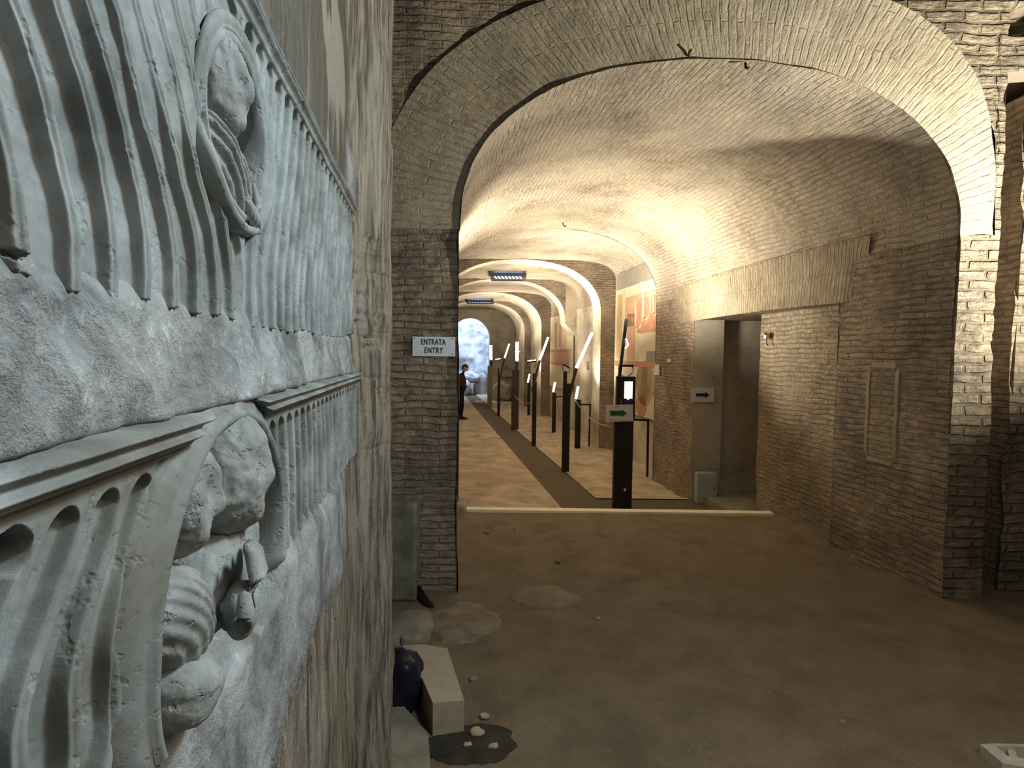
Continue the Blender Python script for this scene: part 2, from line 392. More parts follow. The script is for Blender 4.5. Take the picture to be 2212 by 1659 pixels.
struct(mb.build('wall_infill', M['brick_infill']))
# flat arch of upright bricks, slightly proud, fanned at its ends
mb = MB(); n = 70; Ys = np.linspace(OY0-.38, OY1+.75, n); rows = 12
P = np.zeros((rows, n, 3)); U = np.zeros((rows, n, 2))
for i in range(rows):
    t = i/(rows-1); fan = 0.10*t
    Yc = (OY0+OY1)/2; yy = np.clip(Yc + (Ys-Yc)*(1-0.05*(1-t)), OY0-.5, OY1+.9)
    hh = 0.52*t
    bow = 0.05*(1-((Ys-Yc)/1.9)**2)
    P[i, :, 0] = VR + K*yy - 0.010 + 0.01*fbm(yy*6, hh*5+0*yy, 0*yy, 3); P[i, :, 1] = yy; P[i, :, 2] = OZ - 0.03*(1-t) + hh*1.0 + bow*0.6
    U[i, :, 0] = hh; U[i, :, 1] = Ys
zz = P[:, :, 2]; over = zz > ZS      # follow the curve of the vault above the spring
xo = VC + VA*np.power(np.clip(1-np.power(np.clip((zz-ZS)/VB, 0, 1), VN), 0, 1), 1/VN)
P[:, :, 0] += 0.05*sstep(.90, 1.0, np.abs(np.linspace(-1, 1, n))[None, :] + 0.06*fbm(zz*9, 0*zz+.5, 0*zz+.5, 3))
P[:, :, 0] = np.where(over, xo + K*P[:, :, 1] - 0.02, P[:, :, 0])
mb.grid(P, U, 0, flip=True)
struct(mb.build('trim_1', mat_brick('lintel_brick', (0.48, 0.39, 0.27), (0.38, 0.30, 0.2), (0.25, 0.2, 0.14), row=0.05, wid=0.5, wash=0.3, ms=.008), smooth=True))
# left wall of the corridor
mb = MB(); wallpatch(mb, VL, YF-.03, 9.6, FL-.1, ZS, 40, 30)
struct(mb.build('wall_left', M['brick']))

# blocked-up niche outline on the right wall
mb = MB()
nx0 = 4.55; 
def wv(px, py, v=VR):
    d = ray(px, py); t = v/(d.x-K*d.y); q = cam_o+d*t; return q.y, q.z
ya, za = wv(1942, 787); yb, zb = wv(1870, 1000)
ya, yb = min(ya, yb), max(ya, yb); za, zb = wv(1905, 790)[1], wv(1905, 997)[1]
def wstrip(y0, y1, z0, z1, th, mi):
    n, k = 14, 14
    Yg, Z = np.meshgrid(np.linspace(y0, y1, n), np.linspace(z0, z1, k), indexing='ij'); X = np.full_like(Yg, VR)
    d = 0.02*fbm(X*1.5, Yg*1.5, Z*1.5, 4) + 0.01*fbm(X*9, Yg*4, Z*9, 2)
    e = np.zeros_like(Yg); e[0] = e[-1] = 1; e[:, 0] = e[:, -1] = 1
    mb.grid(np.stack([X+K*Yg-d-th*(1-e)+0.01*e, Yg, Z], -1), np.stack([Yg, Z], -1), mi)
wstrip(ya, yb, zb, za, 0.003, 0)
for q in ((ya-.02, ya+.02, zb, za), (yb-.02, yb+.02, zb, za), (ya, yb, za-.02, za+.03), (ya, yb, zb-.02, zb+.02), (ya, yb, zb+.17, zb+.21)): wstrip(*q, 0.009, 1)
struct(mb.build('trim_2', [M['brick_infill'], M['mortar']]))

# front wall with the arch ring
mb = MB(); CX = VC + K*YF
xi, zi, si = arcdense(90); xi = xi + K*YF
th = np.linspace(0, math.pi, 601); 
ct, st = np.cos(th), np.sin(th); aE = np.where(ct > 0, 2.03, 2.38); nE = np.where(ct > 0, 3.0, 2.3)
xe_ = CX + aE*np.sign(ct)*np.abs(ct)**(2/nE); ze_ = ZS + 1.75*np.abs(st)**(2/nE)
sE = np.concatenate([[0], np.cumsum(np.hypot(np.diff(xe_), np.diff(ze_)))]); qE = np.linspace(0, sE[-1], 90)
xe, ze = np.interp(qE, sE, xe_), np.interp(qE, sE, ze_)
T = np.linspace(0, 1, 12)[None, :]
X = xi[:, None]*(1-T)+xe[:, None]*T; Z = zi[:, None]*(1-T)+ze[:, None]*T
Yd = YF + 0.015*fbm(X*4, Z*4, 0*X, 4) - 0.012
U = np.stack([np.hypot(X-xi[:, None], Z-zi[:, None])+0*X, np.repeat((si*1.15)[:, None], 12, 1)], -1)
mb.grid(np.stack([X, Yd, Z], -1), U, 1, flip=True)
def fcol(x0, x1, z0f, z1, nx, nz, mi=0, inner=None):
    xs = np.linspace(x0, x1, nx); t = np.linspace(0, 1, nz)
    z0 = np.array([z0f(a) for a in xs]); X = np.repeat(xs[:, None], nz, 1); Z = z0[:, None]*(1-t)+z1*t
    Yd = YF + 0.03*fbm(X*3, Z*3, 0*X, 4) + 0.012*fbm(X*14, Z*22, 0*X, 2) - 0.006
    if mi == 2: Yd = Yd + 0.015*fbm(X*8, Z*16, 0*X+3, 4) + 0.10*sstep(.27, .40, fbm(X*3.3+.2, Z*4.1, 0*X+6.5, 4))*sstep(3.3, 3.6, Z)
    mb.grid(np.stack([X, Yd, Z], -1), np.stack([X, Z], -1), mi)
XR = at(2143, 771, YF).x; XL = CX-VA; XRi = CX+VA
o_ = np.argsort(xe)
fe = lambda a: float(np.interp(a, xe[o_], ze[o_])) if xe.min() < a < xe.max() else ZS
fcol(xe.min(), CX, fe, 5.4, 50, 40, 0); fcol(CX, XR, fe, 5.4, 150, 120, 2)
fcol(-1.6, xe.min(), lambda a: ZS, 5.4, 10, 30, 0)
fcol(-1.6, XL, lambda a: -0.05, ZS, 60, 150, 0)
fcol(XRi, XR, lambda a: -0.05, ZS, 30, 150, 2)
fcol(XR, XR+1.9, lambda a: 3.78+0.1*(a-XR), 5.4, 60, 70, 2)
# inner reveals so the wall has a body
vquad(mb, (XR, YF, 0), (XR, YF+.75, 0), -0.05, 3.8, 0)
XP = at(2192, 771, YF+.1).x
zs_ = np.linspace(-0.05, 3.7, 40); xs = np.linspace(XP, XP+1.7, 30); X, Z = np.meshgrid(xs, zs_, indexing='ij')
edge = (X-XP < 0.03)
Yd = YF+0.12 + 0.05*fbm(X*3, Z*3, 0*X, 4) + 0.03*fbm(X*10, Z*12, 0*X, 2)
Xd = X + np.where(X < XP+0.2, 0.03*fbm(Z*3, 0*Z, 0*Z+4, 3)+0.01*(Z-1.7), 0)
mb.grid(np.stack([Xd, Yd, Z], -1), np.stack([X, Z], -1), 2)
vquad(mb, (XP+.02, YF+.12, 0), (XP+.02, YF+.8, 0), -.05, 3.7, 0); vquad(mb, (XR-.1, YF+.78, 0), (XP+.5, YF+.78, 0), -.05, 3.9, 0)
mb.poly([(XR, YF, 3.8), (XR+1.9, YF, 4.0), (XR+1.9, YF+.8, 4.0), (XR, YF+.8, 3.8)])
struct(mb.build('wall_front', [M['brick'], M['ring'], M['brick_rough']], smooth=True))

# ------------------------------------------------------------------ farther bays: ribs, recesses, vaults
def face_with_arch(mb, Y, mi=0, flipit=False, top=4.3, cut=None):    # wall across the corridor with the arch cut out, facing the camera
    x, z, s = arcdense(60)
    for side in (0, 1):
        idx = range(0, 30) if side == 0 else range(29, 59)
        for i in idx:
            xo = VC + (2.5 if side == 0 else -2.5)
            a = (x[i], z[i]); b = (x[i+1], z[i+1])
            pts = [(a[0], a[1]), (b[0], b[1]), (b[0], top), (a[0], top)]
            P_ = [V(p[0], Y, p[1]) for p in pts]
            mb.poly(P_ if side else P_, [(p[0], p[1]) for p in pts], mi)
    for sgn in (1, -1):
        if cut and sgn == 1: continue
        xa = VC+sgn*VA; xb = VC+sgn*2.5
        pts = [(xa, FL-.1), (xb, FL-.1), (xb, top), (xa, top)]
        mb.poly([V(p[0], Y, p[1]) for p in pts], [(p[0], p[1]) for p in pts], mi)
def rib(Y0, Y1, broken=False):
    mb = MB(); face_with_arch(mb, Y0, 0, cut=broken); face_with_arch(mb, Y1, 0, cut=broken)
    x, z, s = arcdense(70); sheet(mb, x, z, s, Y0, Y1, 10, 1, 0.01)
    for v in (VR, VL):
        if broken and v == VR: continue
        vquad(mb, vw(v, Y0), vw(v, Y1), FL-.1, ZS, 1)
    if broken:     # the lower pier is gone: the stump slopes back to the recess wall
        pts = [(VR, ZS), (VR+.03, 2.60), (VR+.36, 2.25), (VR+.36, 4.3), (VR, 4.3)]
        for Y in (Y0, Y1): mb.poly([V(p[0], Y, p[1]) for p in pts], [(p[0], p[1]) for p in pts], 1)
        for a, b in ((pts[0], pts[1]), (pts[1], pts[2])): mb.poly([V(a[0], Y0, a[1]), V(a[0], Y1, a[1]), V(b[0], Y1, b[1]), V(b[0], Y0, b[1])], None, 1)
    return struct(mb.build('wall_rib', [M['brick'], M['plaster_far']]))
rib(12.7, 13.3); rib(16.0, 16.6, True); rib(19.35, 21.3); rib(22.75, 24.9)
# back face of the first bay
mb = MB(); face_with_arch(mb, 9.62); struct(mb.build('wall_rib', M['brick']))
BV = 2.09
def bay(Y0, Y1):
    mb = MB(); x, z, s = arcdense(70, a=BV, zs=3.0, b=0.84, e=4.5); sheet(mb, x, z, s, Y0, Y1, 20, 0, 0.02)
    struct(mb.build('ceiling', M['brick_vault'], smooth=True))
    mb = MB(); wallpatch(mb, VC+BV, Y0, Y1, FL-.1, 3.02, 20, 30, 0, 0.015); struct(mb.build('wall_right', M['plaster_far']))
    mb = MB(); wallpatch(mb, VC-BV, Y0, Y1, FL-.1, 3.02, 20, 30, 0, 0.015); struct(mb.build('wall_left', M['brick']))
for a, b in ((9.62, 12.7), (13.3, 16.0), (16.6, 19.35), (21.3, 22.75), (24.9, 27.0)): bay(a, b)
mb = MB(); wallpatch(mb, VC+BV, 16.0, 16.6, FL-.1, 3.02, 6, 20, 0, 0.015); struct(mb.build('wall_right', M['plaster_far']))

# end wall with the arched doorway and the room behind it
YE = 27.0; DR, DZ = 0.88, 2.58
mb = MB(); th = np.linspace(0, math.pi, 41)
xs = VC+DR*np.cos(th)-0.02; zs_ = DZ+DR*np.sin(th)
for i in range(40):
    pts = [(xs[i], zs_[i]), (xs[i+1], zs_[i+1]), (xs[i+1], 4.4), (xs[i], 4.4)]
    mb.poly([V(p[0], YE, p[1]) for p in pts], pts)
for sgn in (1, -1):
    xa = VC-.02+sgn*DR; xb = VC+sgn*3
    pts = [(xa, FL), (xb, FL), (xb, 4.4), (xa, 4.4)]; mb.poly([V(p[0], YE, p[1]) for p in pts], pts)
    vquad(mb, vw(xa, YE), vw(xa, YE+.5), FL, DZ, 1)
for i in range(40): mb.poly([V(xs[i], YE, zs_[i]), V(xs[i+1], YE, zs_[i+1]), V(xs[i+1], YE+.5, zs_[i+1]), V(xs[i], YE+.5, zs_[i])], None, 1)
struct(mb.build('wall_end', [M['plaster_far'], M['fr_light']]))
mb = MB(); X, Z = np.meshgrid(np.linspace(VC-4, VC+4, 90), np.linspace(FL-.1, 6, 70), indexing='ij')
Yd = 31 + 0.5*fbm(X*1.2, Z*1.2, 0*X, 5)
mb.grid(np.stack([X+K*31, Yd, Z], -1), np.stack([X, Z], -1))
struct(mb.build('wall_back', M['blue_rock'], smooth=True))
light('far_room_light', 'AREA', V(VC-.3, 28.6, 4.6), V(VC, 30.6, 1.8), 190, (0.62, 0.76, 1.0), 1.6)

# ------------------------------------------------------------------ floors
YS = onz(1340, 1106, 0).y
def floor_patch(name, f, nx, ny, mat, amp, sc_=1.2, zb=0.0):
    mb = MB(); s, t = np.meshgrid(np.linspace(0, 1, nx), np.linspace(0, 1, ny), indexing='ij'); X, Y = f(s, t)
    e = np.minimum(np.minimum(s, 1-s)*nx/3, np.minimum(t, 1-t)*ny/3).clip(0, 1)
    Z = zb + amp*e*fbm(X*sc_, Y*sc_, 0*X, 5) + amp*0.3*e*fbm(X*7, Y*7, 0*X+2, 3)
    mb.grid(np.stack([X, Y, Z], -1), np.stack([X, Y], -1)); return struct(mb.build(name, mat, smooth=True))
floor_patch('floor', lambda s, t: (-2.2+8.2*s, -3+(YS+3)*t), 160, 180, M['dirt'], 0.03)
def lf(v0, v1, y0, y1):
    return lambda s, t: (v0+(v1-v0)*s + K*(y0+(y1-y0)*t), y0+(y1-y0)*t)
PV0, PV1 = 1.80, 2.42
floor_patch('floor', lf(-0.6, 7.5, YS-.1, 32), 6, 30, M['path'], 0.0, 1.5, FL-.06)
floor_patch('floor', lf(-0.3, PV0, YS-.05, 31), 40, 260, M['earth'], 0.06, 1.5, FL+.004)
floor_patch('floor', lf(PV1, 4.3, 8.25, 31), 40, 260, M['earth'], 0.09, 1.5, FL+.006)
floor_patch('floor', lf(PV0-.01, PV1+.01, YS-.05, 31), 12, 120, M['path'], 0.004, 1.5, FL-.006)
floor_patch('floor', lf(PV1, 6.2, YS-.05, 8.27), 40, 30, M['path'], 0.008, 1.5, FL-.008)
mb = MB(); a = onz(1008, 1103, 0); b = onz(1668, 1112, 0)
d_ = (b-a).normalized(); nrm = Vector((-d_.y, d_.x, 0)); mid = (a+b)/2; rotm = Matrix((d_, nrm, Vector((0, 0, 1)))).transposed()
mb.box(mid+Vector((0, 0.0, 0.005)), ((b-a).length, 0.12, 0.05), rotm); mb.box(mid+nrm*0.05+Vector((0, 0, -.17)), ((b-a).length, 0.03, 0.32), rotm)
struct(mb.build('trim_3', M['step'], bevel=0.004))
# raised sill in the passage
mb = MB(); mb.poly([V(VR+.1, 7.12, FL+.10), V(VR+2.2, 7.12, FL+.10), V(VR+2.2, OY1+.1, FL+.10), V(VR+.1, OY1+.1, FL+.10)])
mb.poly([V(VR+.1, 7.12, FL-.1), V(VR+.1, OY1+.1, FL-.1), V(VR+.1, OY1+.1, FL+.10), V(VR+.1, 7.12, FL+.10)])
struct(mb.build('trim_4', M['stone']))

#PART2
# ------------------------------------------------------------------ left wall and the two sarcophagus reliefs
UC, UZ, URY, URZ = 0.805, 2.050, 0.128, 0.122
LC, LZ, LR, LRZ = 0.735, 1.450, 0.235, 0.220
def lwall_p(Y, z):
    zz = z - CAMZ
    b = 0.128*sstep(1.98, 2.30, Y)
    n = fbm(Y*6, z*6, 0*Y, 5)
    streak = np.maximum(sstep(1.78, 2.12, Y+0.22*fbm(Y*4, z*2.5, 0*Y+1.5, 4)), 0.75*sstep(1.36, 1.05, z + 0.22*sstep(1.1, 0.4, Y)+0.25*fbm(Y*3, z*1.5, 0*Y+9, 3)))
    band = sstep(1.672, 1.689, z)*sstep(1.825, 1.785, z)*sstep(2.15, 1.9, Y)*(1.45-0.65*sstep(1.70, 1.79, z))
    p = -0.006 + 0.010*n + b + band*(0.020 + 0.010*fbm(Y*22, z*22, 0*Y+4, 4))
    for (cy, cz, ry, rz) in ((UC, UZ, URY, URZ), (LC, LZ, LR, LRZ)):
        p = p - 0.09*sstep(1.0, 0.9, np.sqrt(((Y-cy)/ry)**2+((z-cz)/rz)**2))*sstep(1.33, 1.38, z)
    p = p - 0.035*sstep(.05, .35, fbm(Y*14, z*13, 0*Y+2.5, 4))*sstep(1.88, 2.02, Y)*sstep(2.30, 2.12, Y)*sstep(1.3, 1.5, z)*sstep(2.3, 2.0, z) + streak*0.016*fbm(Y*40, z*4, 0*Y, 4) + 0.034*sstep(1.435, 1.35, z+0.03*fbm(Y*8, z*3, 0*Y+3, 3))*sstep(.45, .8, Y)*sstep(2.0, 1.5, Y)
    return p, streak
Ys = np.concatenate([np.linspace(-2.5, .2, 30)[:-1], 1/np.linspace(1/.2, 1/2.36, 430)]); zs_ = np.concatenate([np.linspace(-.05, 1.2, 90)[:-1], np.linspace(1.2, 2.7, 330)[:-1], np.linspace(2.7, 5.4, 60)])
Y, Z = np.meshgrid(Ys, zs_, indexing='ij'); p, stk = lwall_p(Y, Z)
paint = sstep(2.275, 2.30, Z+0.02*fbm(Y*5, Z*5, 0*Y, 3))*(1-sstep(1.90, 2.03, Y+0.1*fbm(Y*6, Z*3, 0*Y, 3)))
mb = MB(); mb.grid(np.stack([-AW+p+K*Y, Y, Z], -1), np.stack([Y, Z], -1), 0, True, {'streak': stk, 'paint': paint})
# rounded end and return of the wall
n = len(zs_); T = np.linspace(0, 1, 14); Zr, Tr = np.meshgrid(zs_, T, indexing='ij')
pe = p[-1][:, None]; ang = Tr*math.pi/2
Yr = 2.36 + 0.05*np.sin(ang) + 0.006*fbm(Zr*4, Tr*3, 0*Tr, 3)*np.sin(ang); Pr = pe - 0.04*(1-np.cos(ang)) - np.where(Tr > 0.95, 0.9, 0)
mb.grid(np.stack([-AW+Pr+K*Yr, Yr, Zr], -1), np.stack([Yr, Zr], -1), 0, False, {'streak': 1+0*Tr, 'paint': 0*Tr})
struct(mb.build('wall_left', M['leftwall'], smooth=True))

def flutes(phi, zrel_top, zrel_bot, pitch, depth, ridge=0.26):
    # phi: fractional flute coordinate; returns (offset p) with rounded channel ends
    t = phi - np.floor(phi) - 0.5; w = (1-ridge)/2; u = np.clip(np.abs(t)/w, 0, 1)
    cap = pitch*w*np.sqrt(np.clip(1-u*u, 0, 1))
    inside = (u < 1) & (zrel_top > pitch*w - cap) & (zrel_bot > (pitch*w - cap)*0.6)
    e = np.minimum(np.clip((zrel_top-(pitch*w-cap))/0.006, 0, 1), np.clip((1-u)/0.22, 0, 1))
    e = np.minimum(e, np.clip((zrel_bot-(pitch*w-cap)*0.6)/0.006, 0, 1))
    ch = depth*(0.45 + 0.55*np.sqrt(np.clip(1-u*u, 0, 1)))*sstep(0, 1, e)
    rg = 0.0035*np.exp(-((np.abs(t)-0.5)/0.05)**2)*-1        # incised line down the middle of the ridge
    return np.where(inside, -ch, 0) + rg*0.7*sstep(0.002, 0.02, zrel_top)

def panel(Y0, Y1, z0, z1, nz, fn, ny=900):
    q = np.linspace(.26, Y1, 4000); cdf = np.concatenate([[0], np.cumsum(np.diff(q)*q[:-1]**-1.15)])
    Ys = np.concatenate([np.linspace(Y0, .26, 40)[:-1], np.interp(np.linspace(0, cdf[-1], ny), cdf, q)]); zs_ = np.linspace(z0, z1, nz)
    Y, Z = np.meshgrid(Ys, zs_, indexing='ij'); p = fn(Y, Z)
    mb = MB(); mb.grid(np.stack([-AW+p+K*Y, Y, Z], -1), np.stack([Y, Z], -1), 0, True); return mb

# --- upper relief
UC, UZ, URY, URZ = 0.805, 2.050, 0.128, 0.122
HY, HZ = rp(62, 572, 0.012)
GY, GZ = rp(12, 1195, 0.012)
def upper(Y, Z):
    d = np.abs(Y-UC); pitch = 0.057
    S = np.where(Y < UC, 0.20, 0.135)*sstep(1.82, 2.24, Z)
    ph = (d - S)/pitch + np.where(Y < UC, 0.35, 0.1)
    ph = ph + 0.05*fbm(Y*5, Z*5, 0*Y, 3)
    wear = (1-.9*sstep(.95, 1.1, Y))*sstep(-.15, .35, fbm(Y*3.5+3, Z*5, 0*Y+2, 4) + 0.35*np.exp(-((Y-.62)/.12)**2)*sstep(1.95, 2.1, Z))
    dep = (0.013+0.009*sstep(.9, 1.1, Y))*(1-0.75*wear*sstep(1.93, 2.02, Z))
    p = 0.014 + flutes(ph, 2.215-Z, Z-1.70, pitch, dep, 0.2+0.08*sstep(.9, 1.1, Y))
    p = p - 0.004*wear
    # top moulding
    p = p + 0.006*sstep(2.212, 2.218, Z) + 0.010*np.exp(-((Z-2.232)/.006)**2) + 0.007*np.exp(-((Z-2.247)/.004)**2)
    # dish of the medallion
    r = np.sqrt(((Y-UC)/URY)**2+((Z-UZ)/URZ)**2)
    p = np.where(r < 1.02, 0.014, p)
    p = p - 0.040*sstep(0.98, 0.86, r)
    p = p + 0.003*fbm(Y*11+Z*7+.3, Z*11-Y*7, 0*Y+.4, 4) + 0.0012*fbm(Y*41+Z*37+.3, Z*43-Y*29, 0*Y+.6, 2)
    p = p - 0.075*sstep(1.0, 0.6, np.sqrt(((Y-HY)/.018)**2+((Z-HZ+0.35*(Y-HY))/.0055)**2))
    zb = 1.792+0.010*fbm(Y*9, 0*Y, 0*Y+5, 4) + 0.02*sstep(1.6, 2.0, Y); Ye = 1.985+0.03*fbm(Z*9, 0*Z, 0*Z, 3)
    out = np.maximum(sstep(zb, zb-0.006, Z), np.maximum(sstep(2.252, 2.258, Z), sstep(Ye, Ye+.02, Y)))
    return p - 0.05*out
rel = thing('sarcophagus_relief', 'upper grey marble sarcophagus fragment with curved fluting and one small oval portrait', 'relief', wl(1.0, 1.8, 0))
panel(-.5, 2.01, 1.77, 2.27, 330, upper, 1300).build('fluted_panel', M['marble'], rel, smooth=True)

def ringrim(cy, cz, ry, rz, a0, a1, prof, n=140, wob=0.002, fade=0):
    mb = MB(); A = np.linspace(a0, a1, n); k = len(prof); P = np.zeros((n, k, 3))
    for j, (rad, pp) in enumerate(prof):
        wv_ = wob*fbm(A*3, 0*A+rad*9, 0*A, 3)
        Yr = cy + (ry+rad)*np.cos(A); Zr = cz + (rz+rad)*np.sin(A); pr = (pp if fade else pp*(0.30+0.70*sstep(0.25, -0.5, np.sin(A)+0.35*np.cos(A)*-1)) + 0.010*sstep(-0.2, 0.5, np.sin(A))) + wv_ - fade*(sstep(a0+.22, a0, A)+0*A)
        P[:, j, 0] = -AW+pr+K*Yr; P[:, j, 1] = Yr; P[:, j, 2] = Zr
    mb.grid(P, None, 0, False); return mb
prof = [(-.020, -.025), (-.016, 0.010), (-.011, .017), (-.006, .016), (-.003, .011), (.001, .015), (.006, .023), (.012, .024), (.016, .018), (.018, .01), (.018, 0.0)]
ringrim(UC, UZ, URY, URZ, -math.pi, math.pi, prof).build('medallion_rim', M['marble'], rel, smooth=True)

def blob(center, rad, feats=(), namp=0.004, nf=14, seed=0, rot=0.0, sub=5, power=2.0):
    import bmesh
    bm = bmesh.new(); bmesh.ops.create_icosphere(bm, subdivisions=sub, radius=1); v = np.array([q.co[:] for q in bm.verts])
    faces = [[w.index for w in f.verts] for f in bm.faces]; bm.free()
    if power != 2.0:
        n_ = (np.abs(v)**power).sum(1)**(1/power); v = v/n_[:, None]
    u = v/np.linalg.norm(v, axis=1)[:, None]; q = v*np.array(rad)           # local: x along wall, y out, z up
    disp = namp*fbm(v[:, 0]*rad[0]*nf*8+seed, v[:, 1]*rad[1]*nf*8, v[:, 2]*rad[2]*nf*8, 5)
    for (dx, dy, dz, s, a) in feats:
        f = Vector((dx, dy, dz)).normalized(); dot = u @ np.array(f[:]); disp = disp + a*np.exp(-(1-dot)/(s*s))
    q = q + u*disp[:, None]
    c, s_ = math.cos(rot), math.sin(rot); x = q[:, 0]*c - q[:, 2]*s_; z = q[:, 0]*s_ + q[:, 2]*c
    Yc, zc, pc = center; mb = MB()
    mb.v = [tuple(wl(Yc+x[i], zc+z[i], pc+q[i, 1])) for i in range(len(q))]
    mb.f = faces; mb.uv = [(0, 0)]*(3*len(faces)); mb.mi = [0]*len(faces); return mb
FACE = [(0.1, 1, -.05, .22, .014), (-.28, 1, .12, .16, -.010), (.35, 1, .12, .16, -.010), (0.05, 1, -.42, .2, -.006), (.05, .9, -.75, .25, .008), (0, .9, .35, .3, .004)]
# upper portrait: head, shoulders and hand
hd = blob((0.775, 2.098, -0.006), (0.058, 0.034, 0.068), FACE, 0.007, 6, 3, 0.12).build('portrait_head', M['marble_head'], rel, smooth=True)
def torso(center, rad, rot, freq, amp, seed, parent, name='drapery', ax=(1, .6), mat='marble_head', sub=6):
    mb = blob(center, rad, (), 0.004, 6, seed, rot, sub, 2.4)
    arr = np.array(mb.v); Y = arr[:, 1]; Z = arr[:, 2]
    t = (Y-center[0])*ax[0] + (Z-center[1])*ax[1] + 0.25*((Y-center[0])**2+(Z-center[1])**2)/max(rad)
    f = np.sin(t*freq + 1.5*fbm(Y*12, Z*12, 0*Y+seed, 2)); f = np.sign(f)*np.abs(f)**0.7
    arr[:, 0] += amp*f*(arr[:, 0] > -AW+K*Y-0.03); mb.v = arr.tolist()
    return mb.build(name, M[mat], parent, smooth=True)
torso((0.775, 1.985, -0.014), (0.095, 0.034, 0.055), -0.35, 260, 0.0045, 1, rel, ax=(.8, 1.0))
mb = MB()
for i in range(4):
    a = wl(0.80+.013*i, 1.972-.004*i, 0.012); mb.tube([a, a+Vector((.007, .012, -.020)), a+Vector((.002, .022, -.036))], 0.006, 8, rs=[.007, .0065, .004])
mb.tube([wl(.86, 1.995, .008), wl(.868, 1.965, .016), wl(.85, 1.945, .014)], .008, 8)
mb.build('hand', M['marble_head'], rel, smooth=True)

# --- lower relief
LC, LZ, LR, LRZ = 0.735, 1.450, 0.235, 0.220
def lower(Y, Z):
    d = np.abs(Y-LC); pitch = 0.056
    S = -0.085*sstep(1.50, 1.66, Z)*np.where(Y < LC, 1, 0.25) + 0.03*sstep(1.46, 1.38, Z)*np.where(Y < LC, 1, 0)
    ph = (d - S)/pitch + np.where(Y < LC, 0.12, 0.45)
    p = 0.016 + flutes(ph, 1.640-Z, Z-1.30, pitch, 0.017, 0.24)
    p = p + 0.012*sstep(1.650, 1.656, Z) + 0.009*np.exp(-((Z-1.663)/.0035)**2) + 0.010*np.exp(-((Z-1.6765)/.004)**2)
    r = np.sqrt(((Y-LC)/LR)**2+((Z-LZ)/LRZ)**2)
    p = np.where(r < 1.12, 0.010+0.016*sstep(1.12, 1.0, r)*(Y < LC+.1), p)
    p = p - (0.007*np.exp(-((r-1.17)/.022)**2) + 0.006*np.exp(-((r-1.30)/.03)**2)*(Z < 1.6))*(Y < LC)*(Z < 1.645)
    p = p - 0.075*sstep(1.0, 0.95, r)
    p = p + 0.002*fbm(Y*9+Z*5+.3, Z*9-Y*5, 0*Y+5.4, 4) + 0.0006*fbm(Y*41+Z*37+.3, Z*43-Y*29, 0*Y+.6, 2)
    p = p - 0.06*sstep(1.0, 0.7, np.sqrt(((Y-GY)/.020)**2+((Z-GZ)/.016)**2)+0.5*fbm(Y*40, Z*40, 0*Y+.5, 3))
    zb = 1.395+0.010*fbm(Y*9, 0*Y, 0*Y+15, 4) - 0.03*sstep(1.1, .6, Y); Ye = 2.06+0.02*fbm(Z*9, 0*Z, 0*Z+3, 3)
    ztop = 1.680+0.003*fbm(Y*7, 0*Y, 0*Y+8, 3)
    out = np.maximum(sstep(zb, zb-0.008, Z), np.maximum(sstep(ztop, ztop+.012, Z), sstep(Ye, Ye+.02, Y)))
    return p - 0.055*out*np.where(r < 1.0, .3, 1)
rel2 = thing('sarcophagus_relief', 'lower grey marble sarcophagus fragment with large round medallion holding two worn heads', 'relief', wl(1.0, 1.4, 0))
panel(-.5, 2.09, 1.36, 1.705, 380, lower, 1300).build('fluted_panel', M['marble'], rel2, smooth=True)
prof = [(-.016, -.055), (-.013, .005), (-.009, .026), (-.003, .032), (0.003, .030), (.006, .024), (.012, .024), (.022, .020), (.032, .012), (.038, .004)]
ringrim(LC, LZ, LR, LRZ, -0.42, math.pi+0.35, prof, 200, .002, .05).build('medallion_rim', M['marble'], rel2, smooth=True)
FACE2 = [(0.35, 1, -.1, .2, .012), (0.0, 1, .15, .18, -.012), (.75, .9, .12, .18, -.010), (0.3, 1, -.45, .2, -.010), (.25, 1, -.8, .3, .010), (.2, .8, .5, .4, .008)]
def hp(px, py, p): y_, z_ = rp(px, py, p); return (y_, z_, p)
blob((0.748, 1.592, 0.006), (0.066, 0.052, 0.080), FACE2, 0.006, 5, 5, 0.10, 6).build('portrait_head', M['marble_head'], rel2, smooth=True)
blob((0.618, 1.590, -0.004), (0.048, 0.042, 0.062), FACE2, 0.005, 5, 9, -0.15, 6).build('portrait_head', M['marble_head'], rel2, smooth=True)
blob((0.850, 1.555, 0.004), (0.016, 0.018, 0.026), (), 0.006, 5, 2, 0.4, 4).build('hair_curl', M['marble_head'], rel2, smooth=True)
torso((0.755, 1.470, -0.022), (0.115, 0.055, 0.066), 0.35, 330, 0.0022, 4, rel2, ax=(1.0, -.5))
torso((0.600, 1.465, -0.014), (0.055, 0.052, 0.070), 0.9, 330, 0.0016, 8, rel2, ax=(1.0, .8))
torso((0.590, 1.395, 0.006), (0.050, 0.046, 0.036), -0.2, 100, 0.002, 12, rel2, ax=(.6, 1.0))
# hand on the drapery: palm and four fingers
hn = blob((0.685, 1.440, 0.046), (0.034, 0.020, 0.034), (), 0.003, 5, 4, 0.7, 4)
for i in range(4):
    a = wl(.668+.015*i, 1.455-.003*i, .060-.003*i); hn.tube([a-Vector((.03, 0, .006)), a, a+Vector((.006, .008, .028)), a+Vector((-.002, .014, .052)), a+Vector((-.010, .018, .060)), a+Vector((-.014, .019, .0635))], .006, 12, rs=[.008, .010, .0095, .0085, .006, .0008])
hn.tube([wl(.67, 1.43, .035), wl(.655, 1.435, .056), wl(.642, 1.455, .064), wl(.645, 1.474, .062), wl(.647, 1.478, .061)], .008, 12, rs=[.010, .012, .010, .007, .001])
hn.build('hand', M['marble_head'], rel2, smooth=True)

